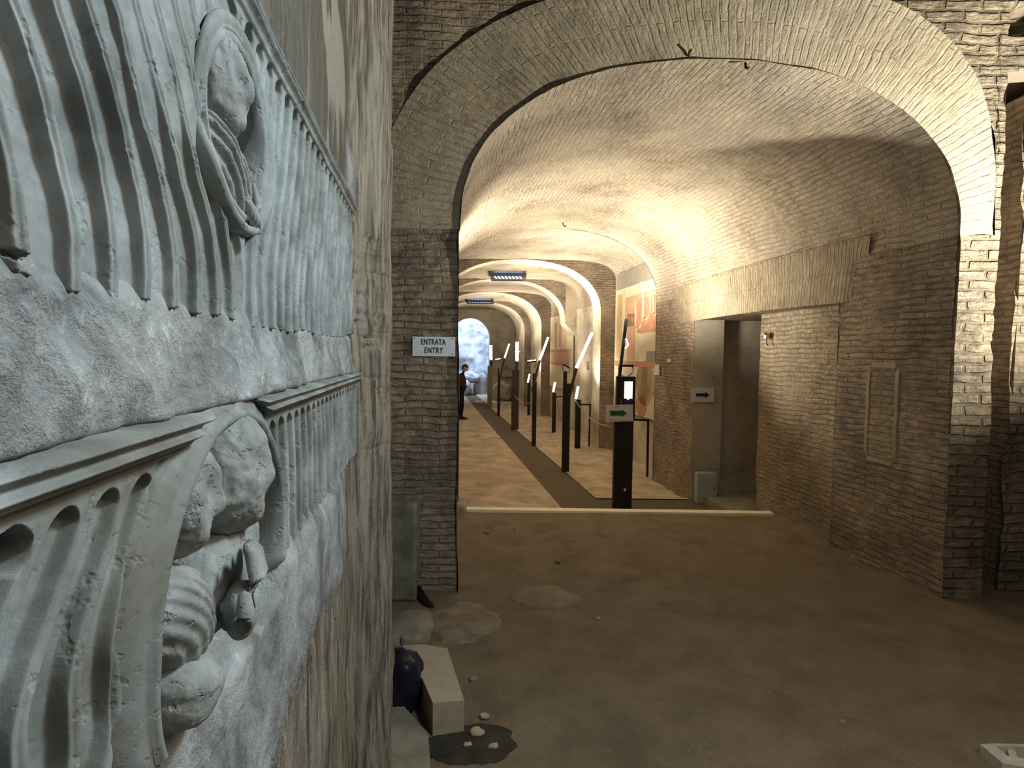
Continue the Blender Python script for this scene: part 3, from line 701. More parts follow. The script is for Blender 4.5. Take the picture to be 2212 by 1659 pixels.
# ------------------------------------------------------------------ signs
def text(body, size, loc, parent, mat, name='lettering', rot=(math.pi/2, 0, 0), sx=1.0, off=0.0):
    cu = bpy.data.curves.new(name, 'FONT'); cu.body = body; cu.size = size; cu.align_x = 'CENTER'; cu.align_y = 'CENTER'
    cu.extrude = 0.0005; cu.offset = off; cu.space_character = 1.15; cu.materials.append(mat)
    o = bpy.data.objects.new(name, cu); C.objects.link(o); o.location = loc; o.rotation_euler = rot; o.scale = (sx, 1, 1)
    bpy.context.view_layer.update()
    me = bpy.data.meshes.new_from_object(o.evaluated_get(bpy.context.evaluated_depsgraph_get())); mw = o.matrix_world.copy()
    bpy.data.objects.remove(o); me.name = name; o = bpy.data.objects.new(name, me); C.objects.link(o); o.matrix_world = mw
    bpy.context.view_layer.update()
    o.parent = parent; o.matrix_parent_inverse = parent.matrix_world.inverted(); return o
a = at(891, 727, YF-.03); b = at(983, 770, YF-.03); c = (a+b)/2; w_, h_ = b.x-a.x, a.z-b.z
sg = thing('entry_sign', 'pale enamel sign reading ENTRATA ENTRY on the dark brick pier', 'sign', c)
mb = MB(); mb.box(c, (w_, .006, h_)); mb.build('plate', M['enamel'], sg, bevel=.001)
text('ENTRATA', h_*.42, c+Vector((-.003, -.004, h_*.22)), sg, M['ink'], sx=0.62, off=.0008)
text('ENTRY', h_*.42, c+Vector((.0, -.004, -h_*.22)), sg, M['ink'], sx=0.68, off=.0008)
for sx_, sz_ in ((.45, .42), (.45, -.38), (-.45, .42)):
    mb = MB(); mb.box(c+Vector((sx_*w_, -.004, sz_*h_)), (.006, .004, .006)); mb.build('screw', M['iron'], sg)
def arrow(mb, c, w, h, tail=.46):      # arrow pointing right, in the XZ plane, with thickness
    x0, x1 = -w/2, w/2; xm = x0+w*.68; pts = [(x0, -h*tail/2), (xm, -h*tail/2), (xm, -h/2), (x1, 0), (xm, h/2), (xm, h*tail/2), (x0, h*tail/2)]
    f = [tuple(c+Vector((p, -.002, q))) for p, q in pts]; k = [tuple(c+Vector((p, .002, q))) for p, q in pts]
    mb.poly(f); mb.poly(k[::-1])
    for i in range(7): mb.poly([f[i], k[i], k[(i+1) % 7], f[(i+1) % 7]])
a = at(1493, 837, OY1-.02); b = at(1542, 869, OY1-.02); c = (a+b)/2; w_, h_ = b.x-a.x, a.z-b.z
sg = thing('arrow_sign', 'white sign with black arrow on the dark jamb of the side passage', 'sign', c)
mb = MB(); mb.box(c, (w_, .01, h_)); mb.build('plate', M['white'], sg)
mb = MB(); arrow(mb, c+Vector((0, -.008, 0)), w_*.58, h_*.44); mb.build('arrow', M['ink'], sg)

# ------------------------------------------------------------------ lamp posts
def bar(mb, a, b, w, d=None, mi=0):
    a = Vector(a); b = Vector(b); t = (b-a).normalized(); s = t.cross(Vector((0, 1, 0)))
    s = s.normalized() if s.length > .01 else Vector((1, 0, 0)); u = s.cross(t)
    mb.box((a+b)/2, (w, d or w, (b-a).length), Matrix((s, u, t)).transposed(), mi)
def spot_at(parent, name, loc, target, power, size=120, blend=.6, soft=.08, col=WARM):
    o = light(name, 'SPOT', loc, target, power, col, soft, size, blend); bpy.context.view_layer.update()
    mw = o.matrix_world.copy(); o.parent = parent; o.matrix_parent_inverse = parent.matrix_world.inverted(); return o
def floodhead(root, c, w, lit, tilt=0.0, loops=True):
    mb = MB(); R = Matrix.Rotation(tilt, 3, 'Y'); mb.box(c, (w, w*.7, w*.16), R); o = mb.build('flood_lamp', M['black'], root, bevel=.004)
    if lit:
        g = MB(); g.box(Vector(c)+R @ Vector((0, 0, w*.12)), (w*.9, w*.6, w*.08), R); g.build('lamp_glass', M['glow'], o)
    br = MB()
    for s in (-1, 1):
        q = Vector(c)+R @ Vector((s*w*.45, 0, 0)); br.tube([q, q+Vector((s*w*.08, 0, -w*.25)), q+Vector((0, 0, -w*.55)), Vector(c)+Vector((s*w*.18, 0, -w*.75))], .006, 6)
    br.build('bracket', M['black'], root)
def sidepost(px, by, topy, w, arm0, armg, arm1, lab, flood=None, lit=True, power=60, mat='post', tgt=None, aw=.042, sleeve=True):
    B = onz(px, by, FL); Y = B.y
    root = thing('lamp_post', lab, 'lamp post', B, 'lamp posts beside the sunken path')
    H = at(px, topy, Y).z-FL
    mb = MB(); mb.box(B+Vector((0, 0, H*.44)), (w, w, H*.88)); mb.build('column', M[mat], root, bevel=.004)
    if sleeve:
        mb = MB(); mb.box(B+Vector((-w*.25, -.01, H*.5)), (w*.5, w*.5, H)); mb.build('upright', M[mat], root, bevel=.003)
    a = at(*arm0, Y-.03); g = at(*armg, Y-.03); e = at(*arm1, Y-.03)
    mb = MB(); bar(mb, a, g, aw*1.2); mb.build('arm', M['post_brown'], root)
    mb = MB(); bar(mb, g, e, aw); mb.build('light_bar', M['glow'] if lit else M['black'], root)
    if flood: floodhead(root, at(*flood[:2], Y), flood[2], flood[3], flood[4])
    if power:
        L = (g+e)/2 + Vector((0.05, -.05, .25))
        spot_at(root, 'bar_light', L, L+(Vector(tgt) if tgt else Vector((.1, .3, 1))), power*2.6, 170, 1.0, .12)
    return root
# the nearest post: broad dark column with label screen, unlit back of its bar, and the green arrow sign
B = onz(1342, 1100, FL); Y = B.y
root = thing('lamp_post', 'broad black lamp post nearest the step, with glowing label screen', 'lamp post', B, 'lamp posts beside the sunken path')
S = Y/F_
mb = MB(); zt = at(1344, 906, Y).z; mb.box((B.x+.004, Y, (FL+zt)/2), (40*S, .12, zt-FL)); mb.build('column', M['post'], root, bevel=.006)
z2 = at(1350, 813, Y).z; xa, xb = at(1331, 850, Y).x, at(1371, 850, Y).x
mb = MB(); mb.box(((xa+xb)/2, Y, (zt+z2)/2), (xb-xa, .10, z2-zt)); mb.build('label_box', M['post'], root, bevel=.004)
a = at(1349, 824, Y-.055); b = at(1366, 861, Y-.055)
mb = MB(); mb.box((a+b)/2, (b.x-a.x, .008, a.z-b.z)); mb.build('screen', M['screen'], root)
c = at(1357, 868, Y-.055); mb = MB(); mb.box(c, (18*S, .006, 9*S)); mb.build('screen_base', M['purple'], root)
c = at(1357, 860, Y-.063); mb = MB(); mb.tube([c, c+Vector((0, .004, 0))], 3*S, 12); mb.build('indicator_light', M['led'], root)
mb = MB(); bar(mb, at(1338, 812, Y-.02), at(1353, 690, Y+.25), .038, .05); mb.build('light_bar', M['black'], root)
mb = MB(); q0 = at(1352, 732, Y+.10); q1 = at(1355, 748, Y+.12); mb.tube([q0, q1+Vector((.012, 0, .02)), q1, at(1351, 752, Y+.1)], .008, 8); mb.build('glowing_clip', M['glow'], root)
floodhead(root, at(1352, 790, Y), 30*S, False)
mb = MB(); c = at(1350, 1058, Y-.064); mb.box(c, (5*S, .006, 6*S)); mb.build('socket', M['white'], root)
spot_at(root, 'bar_light', (B.x+.05, Y-.05, 2.15), (B.x+.95, Y-.05, 3.4), 135, 165, 1.0, .12)
spot_at(root, 'flood_light', (B.x+.1, Y-.16, 1.85), (3.15, 5.9, 2.0), 75, 75, 1.0, .05)
a = at(1309, 874, Y-.075); b = at(1367, 911, Y-.075); c = (a+b)/2; w_, h_ = b.x-a.x, a.z-b.z
sg = thing('arrow_sign', 'white paper sign with green arrow hung on the nearest black lamp post', 'sign', c)
mb = MB(); mb.box(c, (w_, .006, h_), Matrix.Rotation(-.03, 3, 'Y')); mb.build('paper', M['white'], sg)
mb = MB(); arrow(mb, c+Vector((-.012, -.007, 0)), w_*.62, h_*.46, .62); mb.build('arrow', M['green'], sg)
mb = MB()
mb.box(c+Vector((-.01, -.004, -h_*.40)), (w_*.8, .002, h_*.035)); mb.build('small_print', M['greyink'], sg)
mb = MB(); mb.box(c+Vector((-.03, -.004, h_*.40)), (w_*.16, .002, h_*.08)); mb.build('printed_mark', M['greyink'], sg)
mb = MB(); mb.tube([c+Vector((.02, -.006, h_*.4)), c+Vector((.015, -.01, h_*.7)), at(1344, 862, Y-.06)], .0018, 6); mb.build('string', M['white'], sg)

sidepost(1221, 1018, 802, .125, (1226, 868), (1245, 795), (1279, 719), 'tall lamp post with long glowing tilted bar and small dark flood lamp', (1223, 791, .15, False, .5), True, 95)
sidepost(1153, 963, 806, .095, (1149, 846), (1166, 778), (1184, 729), 'slim lamp post with glowing tilted bar, third from the step', (1149, 781, .20, True, -.1), True, 80)
sidepost(1112, 927, 781, .205, (1115, 800), (1117, 780), (1117, 739), 'broad brown lamp post seen front on, glowing bar rising from its top', (1118, 761, .14, True, 0), True, 70, 'post_brown', aw=.075, sleeve=False)
sidepost(1077, 898, 796, .095, (1081, 812), (1090, 773), (1100, 743), 'slim lamp post with short glowing tilted bar, before the end wall', (1076, 777, .19, True, -.15), True, 55)
sidepost(1058, 880, 778, .19, (1061, 790), (1061, 777), (1060, 746), 'pale lamp post beside the blue lit doorway', None, True, 45, 'post_pale', aw=.09, sleeve=False)
# low posts with short lamps and rails on the far side of the path
def lowpost(px, by, topy, w, g0, g1, lab, power=10):
    B = onz(px, by, FL); Y = B.y; H = at(px, topy, Y).z-FL
    root = thing('low_lamp_post', lab, 'lamp post', B, 'low lamp posts along the right wall')
    mb = MB(); mb.box(B+Vector((0, 0, H/2)), (w, w, H)); mb.build('column', M['post'], root, bevel=.004)
    mb = MB(); bar(mb, at(*g0, Y-.02), at(*g1, Y-.02), .045); mb.build('light_bar', M['glow'] if power else M['fr_light'], root)
    if power: spot_at(root, 'bar_light', at(*g1, Y-.02)+Vector((0, -.05, .1)), V(4.0, Y-.3, 2.6), power, 150, 1.0, .1)
    return B
q1 = lowpost(1247, 967, 863, .12, (1244, 861), (1249, 835), 'low dark post with short white lamp right of the second tall post', 40)
q2 = lowpost(1196, 934, 848, .10, (1195, 846), (1199, 826), 'low dark post with dim short lamp between the tall posts', 26)
q3 = lowpost(1142, 898, 826, .10, (1140, 826), (1144, 808), 'low dark post with short lamp standing close behind the third tall post', 20)
def rail(p0, p1, p2, Y, lab, w=.035):
    a = at(*p0, Y); b = at(*p1, Y); c = at(*p2, Y); c.z = FL+.02
    root = thing('guard_rail', lab, 'rail', (b.x, Y, FL))
    mb = MB(); bar(mb, a, b, w); mb.build('top_rail', M['post'], root)
    mb = MB(); bar(mb, b+Vector((0, 0, w/2)), c, w); mb.build('rail_post', M['post'], root)
rail((1365, 906), (1400, 908), (1398, 1032), onz(1398, 1032, FL).y, 'black metal rail with upright beside the nearest lamp post')
rail((1250, 873), (1275, 874), (1272, 966), onz(1272, 966, FL).y, 'black metal rail with upright right of the low post with white lamp')
Y = q2.y; mb = MB(); bar(mb, at(1198, 857, Y), at(1222, 857, Y), .03)
tag(mb.build('guard_rail', M['post']), 'black horizontal rail running from the dim low post to the tall post', 'rail')
def rope(p0, Y0, p1, Y1, sag, lab):
    a = at(*p0, Y0); b = at(*p1, Y1); mb = MB()
    mb.tube([a.lerp(b, t)-Vector((0, 0, sag*4*t*(1-t))) for t in np.linspace(0, 1, 20)], .007, 6)
    tag(mb.build('barrier_rope', M['rope'], smooth=True), lab, 'rope')
rope((1241, 862), q1.y-.1, (1322, 922), 9.4, .14, 'thin pale barrier rope drooping towards the nearest lamp post')
rope((1113, 856), 15.7, (1150, 868), 13.1, .1, 'thin pale barrier rope between the broad brown post and slim post')

# hidden twin of the first post on the left side lights the other half of the vault
B = V(.36, 7.7, FL); root = thing('lamp_post', 'lamp post against the left corridor wall behind the entry sign pier', 'lamp post', B)
mb = MB(); mb.box(B+Vector((0, 0, .9)), (.1, .1, 1.8)); mb.build('column', M['post'], root)
spot_at(root, 'bar_light', B+Vector((.06, 0, 2.45)), V(1.3, 7.9, 3.9), 200, 128, .5, .08)

# ------------------------------------------------------------------ skylights
def skylight(Y, px, w, L, lab):
    v = VC + 0.0; z0 = 3.80
    c = at(px, 596, Y); root = thing('skylight_grate', lab, 'skylight', (c.x, Y, z0-.03), 'skylight grates in the vault crown')
    mb = MB(); z = z0-.05
    for dx in (-1, 1): mb.box((c.x+dx*w/2, Y, z), (.09, L, .08))
    for dy in (-1, 1): mb.box((c.x, Y+dy*L/2, z), (w+.09, .09, .08))
    mb.build('frame', M['iron'], root)
    mb = MB(); mb.box((c.x, Y, z+.02), (w, L, .02)); mb.build('pane', M['sky'], root)
    mb = MB(); n = 9
    for i in range(n): bar(mb, (c.x-w/2+w*(i+.5)/n-.04, Y-L/2, z-.02), (c.x-w/2+w*(i+.5)/n+.04, Y+L/2, z-.02), .022)
    mb.build('grate', M['iron'], root)
skylight(15.0, 1098, .82, .95, 'blue daylit grate in the vault over the broad brown post')
skylight(22.1, 1037, .95, .8, 'farther narrow blue grate in the vault near the end wall')

# ------------------------------------------------------------------ frescoes
def fresco(Y0, Y1, z0, z1, v, lab, shapes, base='fr_cream'):
    root = thing('fresco', lab, 'fresco', V(v, (Y0+Y1)/2, z0), None)
    def quad(y0, y1, za, zb_, off, mat, name):
        mb = MB(); n, k = 10, 10; Yg, Z = np.meshgrid(np.linspace(y0, y1, n), np.linspace(za, zb_, k), indexing='ij')
        j = 0.02*fbm(Yg*4, Z*4, 0*Yg+off*50, 3)
        mb.grid(np.stack([v-off+K*(Yg+j), Yg+j, Z+j], -1)); mb.build(name, M[mat], root)
    mb = MB(); c = V(v+.0, (Y0+Y1)/2, (z0+z1)/2)
    e1 = Vector((K, 1, 0)).normalized(); R = Matrix((Vector((e1.y, -e1.x, 0)), e1, Vector((0, 0, 1)))).transposed()
    mb.box(c, (.02, Y1-Y0, z1-z0), R); mb.build('plaster_ground', M[base], root)
    for s in shapes:
        if s[0] == 'q': quad(*s[1:])
        elif s[0] == 't':
            _, pts, r, mat, name = s; mb = MB()
            mb.tube([V(v-.012, y_, z_) for y_, z_ in pts], r, 6, flat=.15); mb.build(name, M[mat], root)
        else:
            _, yc, zc, ry, rz, mat, name = s; mb = MB()
            mb.poly([V(v-.0125, yc+ry*math.cos(t), zc+rz*math.sin(t)) for t in np.linspace(0, 2*math.pi, 28)[:-1]]); mb.build(name, M[mat], root)
FV = VC+BV-.045
def U_(yc, w, zt, zb_): return [(yc-w/2, zt), (yc-w/2, zb_+w*.3), (yc-w*.3, zb_), (yc+w*.1, zb_-.02), (yc+w*.4, zb_+.05), (yc+w/2, zt-.1)]
fresco(9.75, 12.55, .62, 3.5, FV, 'faded red and cream fresco in the niche behind the nearest lamp post', [
    ('q', 9.8, 12.5, 3.15, 3.49, .014, 'fr_grey', 'dark_band'),
    ('q', 9.8, 11.9, 2.35, 2.95, .0135, 'fr_pink', 'pink_field'),
    ('q', 10.1, 11.2, 2.2, 2.85, .015, 'fr_red', 'red_field'),
    ('t', U_(10.75, .35, 3.0, 2.45), .035, 'fr_light', 'garland'), ('t', U_(11.15, .4, 2.95, 2.3), .03, 'fr_light', 'garland'), ('t', U_(10.3, .3, 2.95, 2.5), .035, 'fr_light', 'garland'),
    ('q', 12.1, 12.4, 1.7, 3.05, .0135, 'fr_ochre', 'ochre_strip'),
    ('q', 9.8, 10.7, 1.55, 1.85, .0135, 'fr_grey', 'grey_patch'),
    ('q', 9.8, 12.5, 1.55, 1.66, .016, 'fr_red', 'red_band'),
    ('q', 11.3, 11.75, 1.67, 2.6, .0135, 'fr_pink', 'pink_figure'),
    ('e', 10.75, 1.25, .45, .42, 'fr_ochre', 'round_shape'), ('e', 10.8, 1.28, .38, .36, 'fr_cream', 'round_shape'),
    ('q', 9.8, 10.35, 1.05, 1.12, .0145, 'fr_red', 'red_line'),
    ('e', 10.9, .82, .28, .2, 'fr_red', 'brown_patch')])
fresco(16.15, 19.2, .75, 3.0, FV, 'faded pink fresco with broken ivory plaster under the sloping arch stump', [
    ('q', 16.6, 19.1, 1.55, 1.95, .014, 'fr_pink', 'pink_band'), ('q', 16.9, 19.1, 1.86, 1.92, .016, 'fr_red', 'red_line'),
    ('q', 16.6, 19.1, 1.46, 1.56, .016, 'fr_red', 'red_line'), ('q', 18.2, 18.5, 1.95, 2.8, .014, 'fr_ochre', 'ochre_strip'),
    ('q', 17.6, 17.9, 2.0, 2.7, .014, 'fr_pink', 'pink_strip'), ('q', 16.2, 16.9, 1.95, 2.3, .0145, 'fr_light', 'ivory_plaster')])

# ------------------------------------------------------------------ small wall fixtures
def plate(name, px, py, w, h, d, v, lab, cat, mat='white', Y=None):
    if Y is None: Y_, z_ = wv(px, py, v-d/2); c = V(v-d/2-.01, Y_, z_)
    else: c = at(px, py, Y)
    e1 = Vector((K, 1, 0)).normalized(); R = Matrix((Vector((e1.y, -e1.x, 0)), e1, Vector((0, 0, 1)))).transposed()
    mb = MB(); mb.box(c, (d, w, h), R if Y is None else None); return tag(mb.build(name, M[mat]), lab, cat), c
plate('wall_label', 1421, 799, .18, .17, .02, VR, 'small grey label plate beside the tall fresco niche', 'label')
plate('wall_tag', 1447, 779, .12, .05, .02, VR, 'tiny white tag on the brick between niche and passage', 'label')
plate('wall_label', 1273, 790, .3, .2, .02, VR, 'pale label plate on the second arch pier', 'label', 'pale_stone')
Y_, z_ = wv(1657, 725, VR+RV-.03); c = V(VR+RV-.035, Y_, z_); root = thing('motion_sensor', 'small white and black sensor on the lit infill brick', 'sensor', c)
mb = MB(); mb.box(c, (.04, .06, .07)); mb.build('housing', M['white'], root, bevel=.004)
mb = MB(); mb.box(c+Vector((-.022, -.01, .02)), (.01, .03, .03)); mb.build('lens', M['black'], root)
mb = MB(); mb.tube([c, c+Vector((-.01, -.03, -.09)), c+Vector((-.01, -.07, -.12))], .006, 6); mb.build('cable', M['black'], root)
# grey cabinet at the passage jamb
Y = OY1-.19; a = at(1527, 1076, Y); a.z = FL; zt = at(1527, 1023, Y).z; w_ = 43*Y/F_
root = thing('utility_box', 'grey metal utility box on the floor at the passage jamb', 'box', a)
mb = MB(); mb.box((a.x, Y+.08, (zt+FL)/2), (w_, .16, zt-FL)); mb.build('body', M['box'], root, bevel=.005)
mb = MB(); mb.box((a.x, Y-.004, (zt+FL)/2), (w_*.86, .01, (zt-FL)*.86)); mb.build('door', M['box'], root, bevel=.002)
mb = MB(); mb.box((a.x+w_*.33, Y-.012, (zt+FL)/2), (.012, .012, .03)); mb.build('latch', M['black'], root)
# iron hooks
def hook(px, py, Y, L, lab, dz=-1):
    c = at(px, py, Y); mb = MB(); mb.tube([c, c+Vector((.0, -.01, dz*L*.7)), c+Vector((L*.15, -.03, dz*L)), c+Vector((L*.35, -.03, dz*L*.9))], .009, 8)
    tag(mb.build('iron_hook', M['iron'], smooth=True), lab, 'hook')
hook(1216, 468, 9.2, .16, 'iron hook hanging from the bright vault of the first bay')
hook(1488, 122, YF-.02, .03, 'small iron stub left of centre on the front arch edge', 1)
hook(1610, 136, YF-.02, .05, 'small iron hook right of centre on the front arch edge')

# ------------------------------------------------------------------ rubble by the left pier
def rock(name, c, r, seed, lab, mat='stone', cat='stone', amp=.25, sub=4, group=None, rotz=0.0, power=2.6, tilt=0):
    import bmesh
    bm = bmesh.new(); bmesh.ops.create_icosphere(bm, subdivisions=sub, radius=1); v = np.array([q.co[:] for q in bm.verts]); fc = [[w.index for w in f.verts] for f in bm.faces]; bm.free()
    n_ = (np.abs(v)**power).sum(1)**(1/power); v = v/n_[:, None]
    d = 1+amp*fbm(v[:, 0]*1.3+seed, v[:, 1]*1.3, v[:, 2]*1.3, 4); v = v*d[:, None]*np.array(r)
    R = np.array(Matrix.Rotation(rotz, 3, 'Z') @ Matrix.Rotation(tilt, 3, 'X')); v = v @ R.T
    mb = MB(); mb.v = [(c[0]+a[0], c[1]+a[1], c[2]+a[2]) for a in v]; mb.f = fc; mb.uv = [(0, 0)]*(3*len(fc)); mb.mi = [0]*len(fc)
    o = mb.build(name, M[mat], smooth=True)
    return tag(o, lab, cat, group) if lab else o
def slab(name, pts, z0, z1, mat, lab, cat='stone', bev=.006):
    mb = MB(); n = len(pts); lo = [(p[0], p[1], z0) for p in pts]; hi = [(p[0], p[1], p[2] if len(p) > 2 else z1) for p in pts]
    mb.poly(hi); mb.poly(lo[::-1])
    for i in range(n): mb.poly([lo[i], lo[(i+1) % n], hi[(i+1) % n], hi[i]])
    return tag(mb.build(name, M[mat], bevel=bev), lab, cat)
T_ = lambda px, py, z: tuple(onz(px, py, z)[:2])
slab('stone_block', [T_(935, 1518, .16), T_(1003, 1513, .16), T_(966, 1400, .16), T_(868, 1385, .16), T_(877, 1440, .16), T_(912, 1465, .16)], 0, .16, 'pale_stone', 'pale cut stone block lying in front of the left pier')
c = onz(893, 1545, 0.0); rock('dark_bag', (c.x-.06, c.y+.10, .10), (.095, .12, .16), 4, 'slumped dark plastic bag leaning against the pale stone block', 'bag', 'bag', .3)
slab('floor_slab', [T_(822, 1659, .05), T_(930, 1659, .05), T_(925, 1585, .05), T_(868, 1520, .05), T_(846, 1400, .05), T_(838, 1400, .05)], 0, .05, 'stone', 'flat grey slab on the ground under the left relief wall')
a = at(850, 1085, YF-.13); b = at(903, 1325, YF-.13)
mb = MB(); mb.box(((a.x+b.x)/2-.02, YF-.14, (a.z+.0)/2+.02), (b.x-a.x+.04, .16, a.z-.0)); tag(mb.build('standing_slab', M['green_stone'], bevel=.02), 'upright greenish stone slab standing against the left pier foot', 'stone')
mb = MB(); mb.tube([at(903, 1265, YF-.15), at(918, 1300, YF-.2), at(945, 1328, YF-.32), at(972, 1342, YF-.42)], .03, 8, rs=[.016, .042, .036, .014], flat=.6)
tag(mb.build('metal_scrap', M['black'], smooth=True), 'dark curved metal scrap leaning at the foot of the brick pier', 'scrap')
c = onz(885, 1372, 0); rock('rubble_stone', (c.x, c.y-.03, .04), (.15, .24, .08), 12, 'brown rounded rubble stone between upright slab and pale block', 'stone', 'stone', .3)
c = onz(888, 1387, .16); rock('stone_chip', (c.x, c.y, .175), (.065, .035, .03), 15, 'small green grey stone chip on the end of the pale block', 'green_stone', 'stone', .3, 3)
c = onz(998, 1108, 0); rock('stone_block', (c.x-.06, c.y+.02, .03), (.10, .09, .075), 22, 'small squared stone at the left end of the white step edge', 'stone', 'stone', .08, 4, None, 0, 6)
# broad plaster crust and little stones on the dirt
spots = [(1030, 1592, .022, 'pale pebble lying just right of the pale stone block end'), (1048, 1556, .015, 'smaller pebble behind the one beside the pale block end'),
 (1010, 1618, .014, 'pebble at the bottom edge below the pale stone block'), (1066, 1622, .016, 'rightmost pebble at the bottom edge near the pale block'),
 (1022, 1470, .016, 'lone pebble right of the middle of the pale stone block'), (1292, 1337, .011, 'white pebble on the dirt right of the oval crust patch'),
 (1205, 1214, .016, 'pebble on the dirt between step edge and oval crust'), (1112, 1143, .012, 'small pebble on the dirt close to the white step edge'),
 (1052, 1150, .016, 'brown pebble near the step edge beside the brick pier'), (1660, 1500, .010, 'tiny pebble on the open dirt in the right foreground'),
 (1240, 1430, .009, 'tiny pebble in the middle of the foreground dirt'), (1820, 1560, .010, 'tiny pebble on the dirt nearest the hollow marble fragment')]
for i, (px, py, r, lab) in enumerate(spots):
    c = onz(px, py, 0); rock('pebble', (c.x, c.y, r*.5+(.012 if i < 4 else 0)), (r*1.4, r, r*.8), i*3.1, lab, 'pale_stone' if i in (0, 1, 2, 3, 5) else 'stone', 'pebble', .5, 3, 'pebbles scattered on the dirt floor')
# worn pale crust patches (thin mineral deposits standing on the floor)
def crust(px, py, rx, ry, seed, lab, h=1.0):
    c = onz(px, py, 0); n = 60; mb = MB(); R_ = np.linspace(0, 1, 10); A = np.linspace(0, 2*math.pi, n)
    Rg, Ag = np.meshgrid(R_, A, indexing='ij'); rr = Rg*(1+.35*fbm(np.cos(Ag)*1.5+seed, np.sin(Ag)*1.5, 0*Ag, 3))
    X = c.x+rr*rx*np.cos(Ag); Y = c.y+rr*ry*np.sin(Ag); Z = h*.022*(1-Rg**3)+.012*fbm(X*18, Y*18, 0*X, 4)*(1-Rg)+.004-.03*(Rg > .99)
    Z = Z + 0.03*fbm(X*1.2, Y*1.2, 0*X, 5) + 0.009*fbm(X*7, Y*7, 0*X+2, 3)
    mb.grid(np.stack([X, Y, Z], -1), None, 0, True); tag(mb.build('mortar_crust', M['crust'], smooth=True), lab, 'crust')
M['crust'] = mat_ground('pale_crust', (0.20, 0.155, 0.105), (0.34, 0.28, 0.20), (0.25, 0.2, 0.14), 9, .03, .3)
crust(1180, 1292, .26, .20, 3, 'oval patch of pale mortar crust in the middle of the dirt floor')
crust(1000, 1345, .28, .30, 8, 'pale mortar crust spread at the foot of the brick pier')
M['wet'] = mat_ground('dark_soil', (0.035, 0.03, 0.022), (0.07, 0.06, 0.045), (0.05, 0.04, 0.03), 9, .03, .9)
_c = M['crust']; M['crust'] = M['wet']; crust(1015, 1612, .22, .15, 5, 'dark damp soil patch below the end of the pale stone block', .35); M['crust'] = _c
# white broken fragment at the right
pts_o = [T_(2117, 1607, .05), T_(2150, 1606, .05), T_(2212, 1607, .05), T_(2262, 1616, .05), T_(2250, 1660, .05), T_(2200, 1655, .05), T_(2165, 1648, .05)]
cc = (sum(p[0] for p in pts_o)/7, sum(p[1] for p in pts_o)/7)
mb = MB(); inn = [(cc[0]+(p[0]-cc[0])*.55, cc[1]+(p[1]-cc[1])*.5) for p in pts_o]
for i in range(7):
    j = (i+1) % 7
    for z0, z1, A_, B_ in ((.05, .05, pts_o, inn),): mb.poly([(A_[i][0], A_[i][1], .05), (A_[j][0], A_[j][1], .05), (B_[j][0], B_[j][1], .06), (B_[i][0], B_[i][1], .06)])
    mb.poly([(pts_o[i][0], pts_o[i][1], -.01), (pts_o[j][0], pts_o[j][1], -.01), (pts_o[j][0], pts_o[j][1], .05), (pts_o[i][0], pts_o[i][1], .05)])
    mb.poly([(inn[j][0], inn[j][1], 0), (inn[i][0], inn[i][1], 0), (inn[i][0], inn[i][1], .06), (inn[j][0], inn[j][1], .06)])
bar(mb, (inn[0][0]*.4+inn[2][0]*.6, inn[1][1], .035), (inn[5][0]*.8+inn[6][0]*.2, inn[5][1], .035), .03)
tag(mb.build('marble_fragment', M['white_marble'], bevel=.004), 'white hollow marble fragment on the dirt at the lower right', 'stone')

# far-room rubble
for i, (px, py, Y, r, lab) in enumerate([(1012, 815, 29.6, (.55, .4, .32), 'large pale boulder bright in the blue lit room'), (1040, 838, 29.9, (.4, .4, .75), 'darker tall boulder at the right of the blue lit doorway'), (1002, 842, 29.2, (.35, .3, .5), 'grey boulder low behind the standing person')]):
    c = at(px, py, Y); rock('boulder', c, r, 31+i*5, lab, 'blue_rock', 'boulder', .5)
a = onz(1036, 869, FL); rock('stone_chip', (a.x, a.y-.6, FL+.06), (.22, .1, .06), 77, 'white stone chip on the path before the blue doorway', 'white_marble', 'stone', .3, 3)
c = at(1094, 807, 26.78); mb = MB(); mb.box(c, (.75, .5, .3)); tag(mb.build('stone_ledge', M['pale_stone'], bevel=.03), 'projecting stone ledge on the end wall behind the posts', 'stone')
c = at(1085, 838, 26.2); rock('boulder', (c.x, c.y, FL+.35), (.45, .35, .45), 50, 'low pale rubble heap at the foot of the end wall', 'pale_stone', 'rubble', .5)

# ------------------------------------------------------------------ person half hidden behind the pier
def skin(name, verts, edges, radii, mat, parent, root=0, sub=2):
    me = bpy.data.meshes.new(name); me.from_pydata([tuple(v) for v in verts], edges, []); o = bpy.data.objects.new(name, me); C.objects.link(o)
    md = o.modifiers.new('s', 'SKIN'); me.skin_vertices[0].data[root].use_root = True
    for i, r in enumerate(radii): me.skin_vertices[0].data[i].radius = r if isinstance(r, tuple) else (r, r)
    o.modifiers.new('u', 'SUBSURF').levels = sub; o.modifiers['u'].render_levels = sub; me.materials.append(mat); md.use_smooth_shade = True
    o.parent = parent; return o
fp = onz(999, 906, FL); pr = thing('person', 'person in dark jacket and black trousers standing half behind the brick pier', 'person', (fp.x-.03, fp.y, FL))
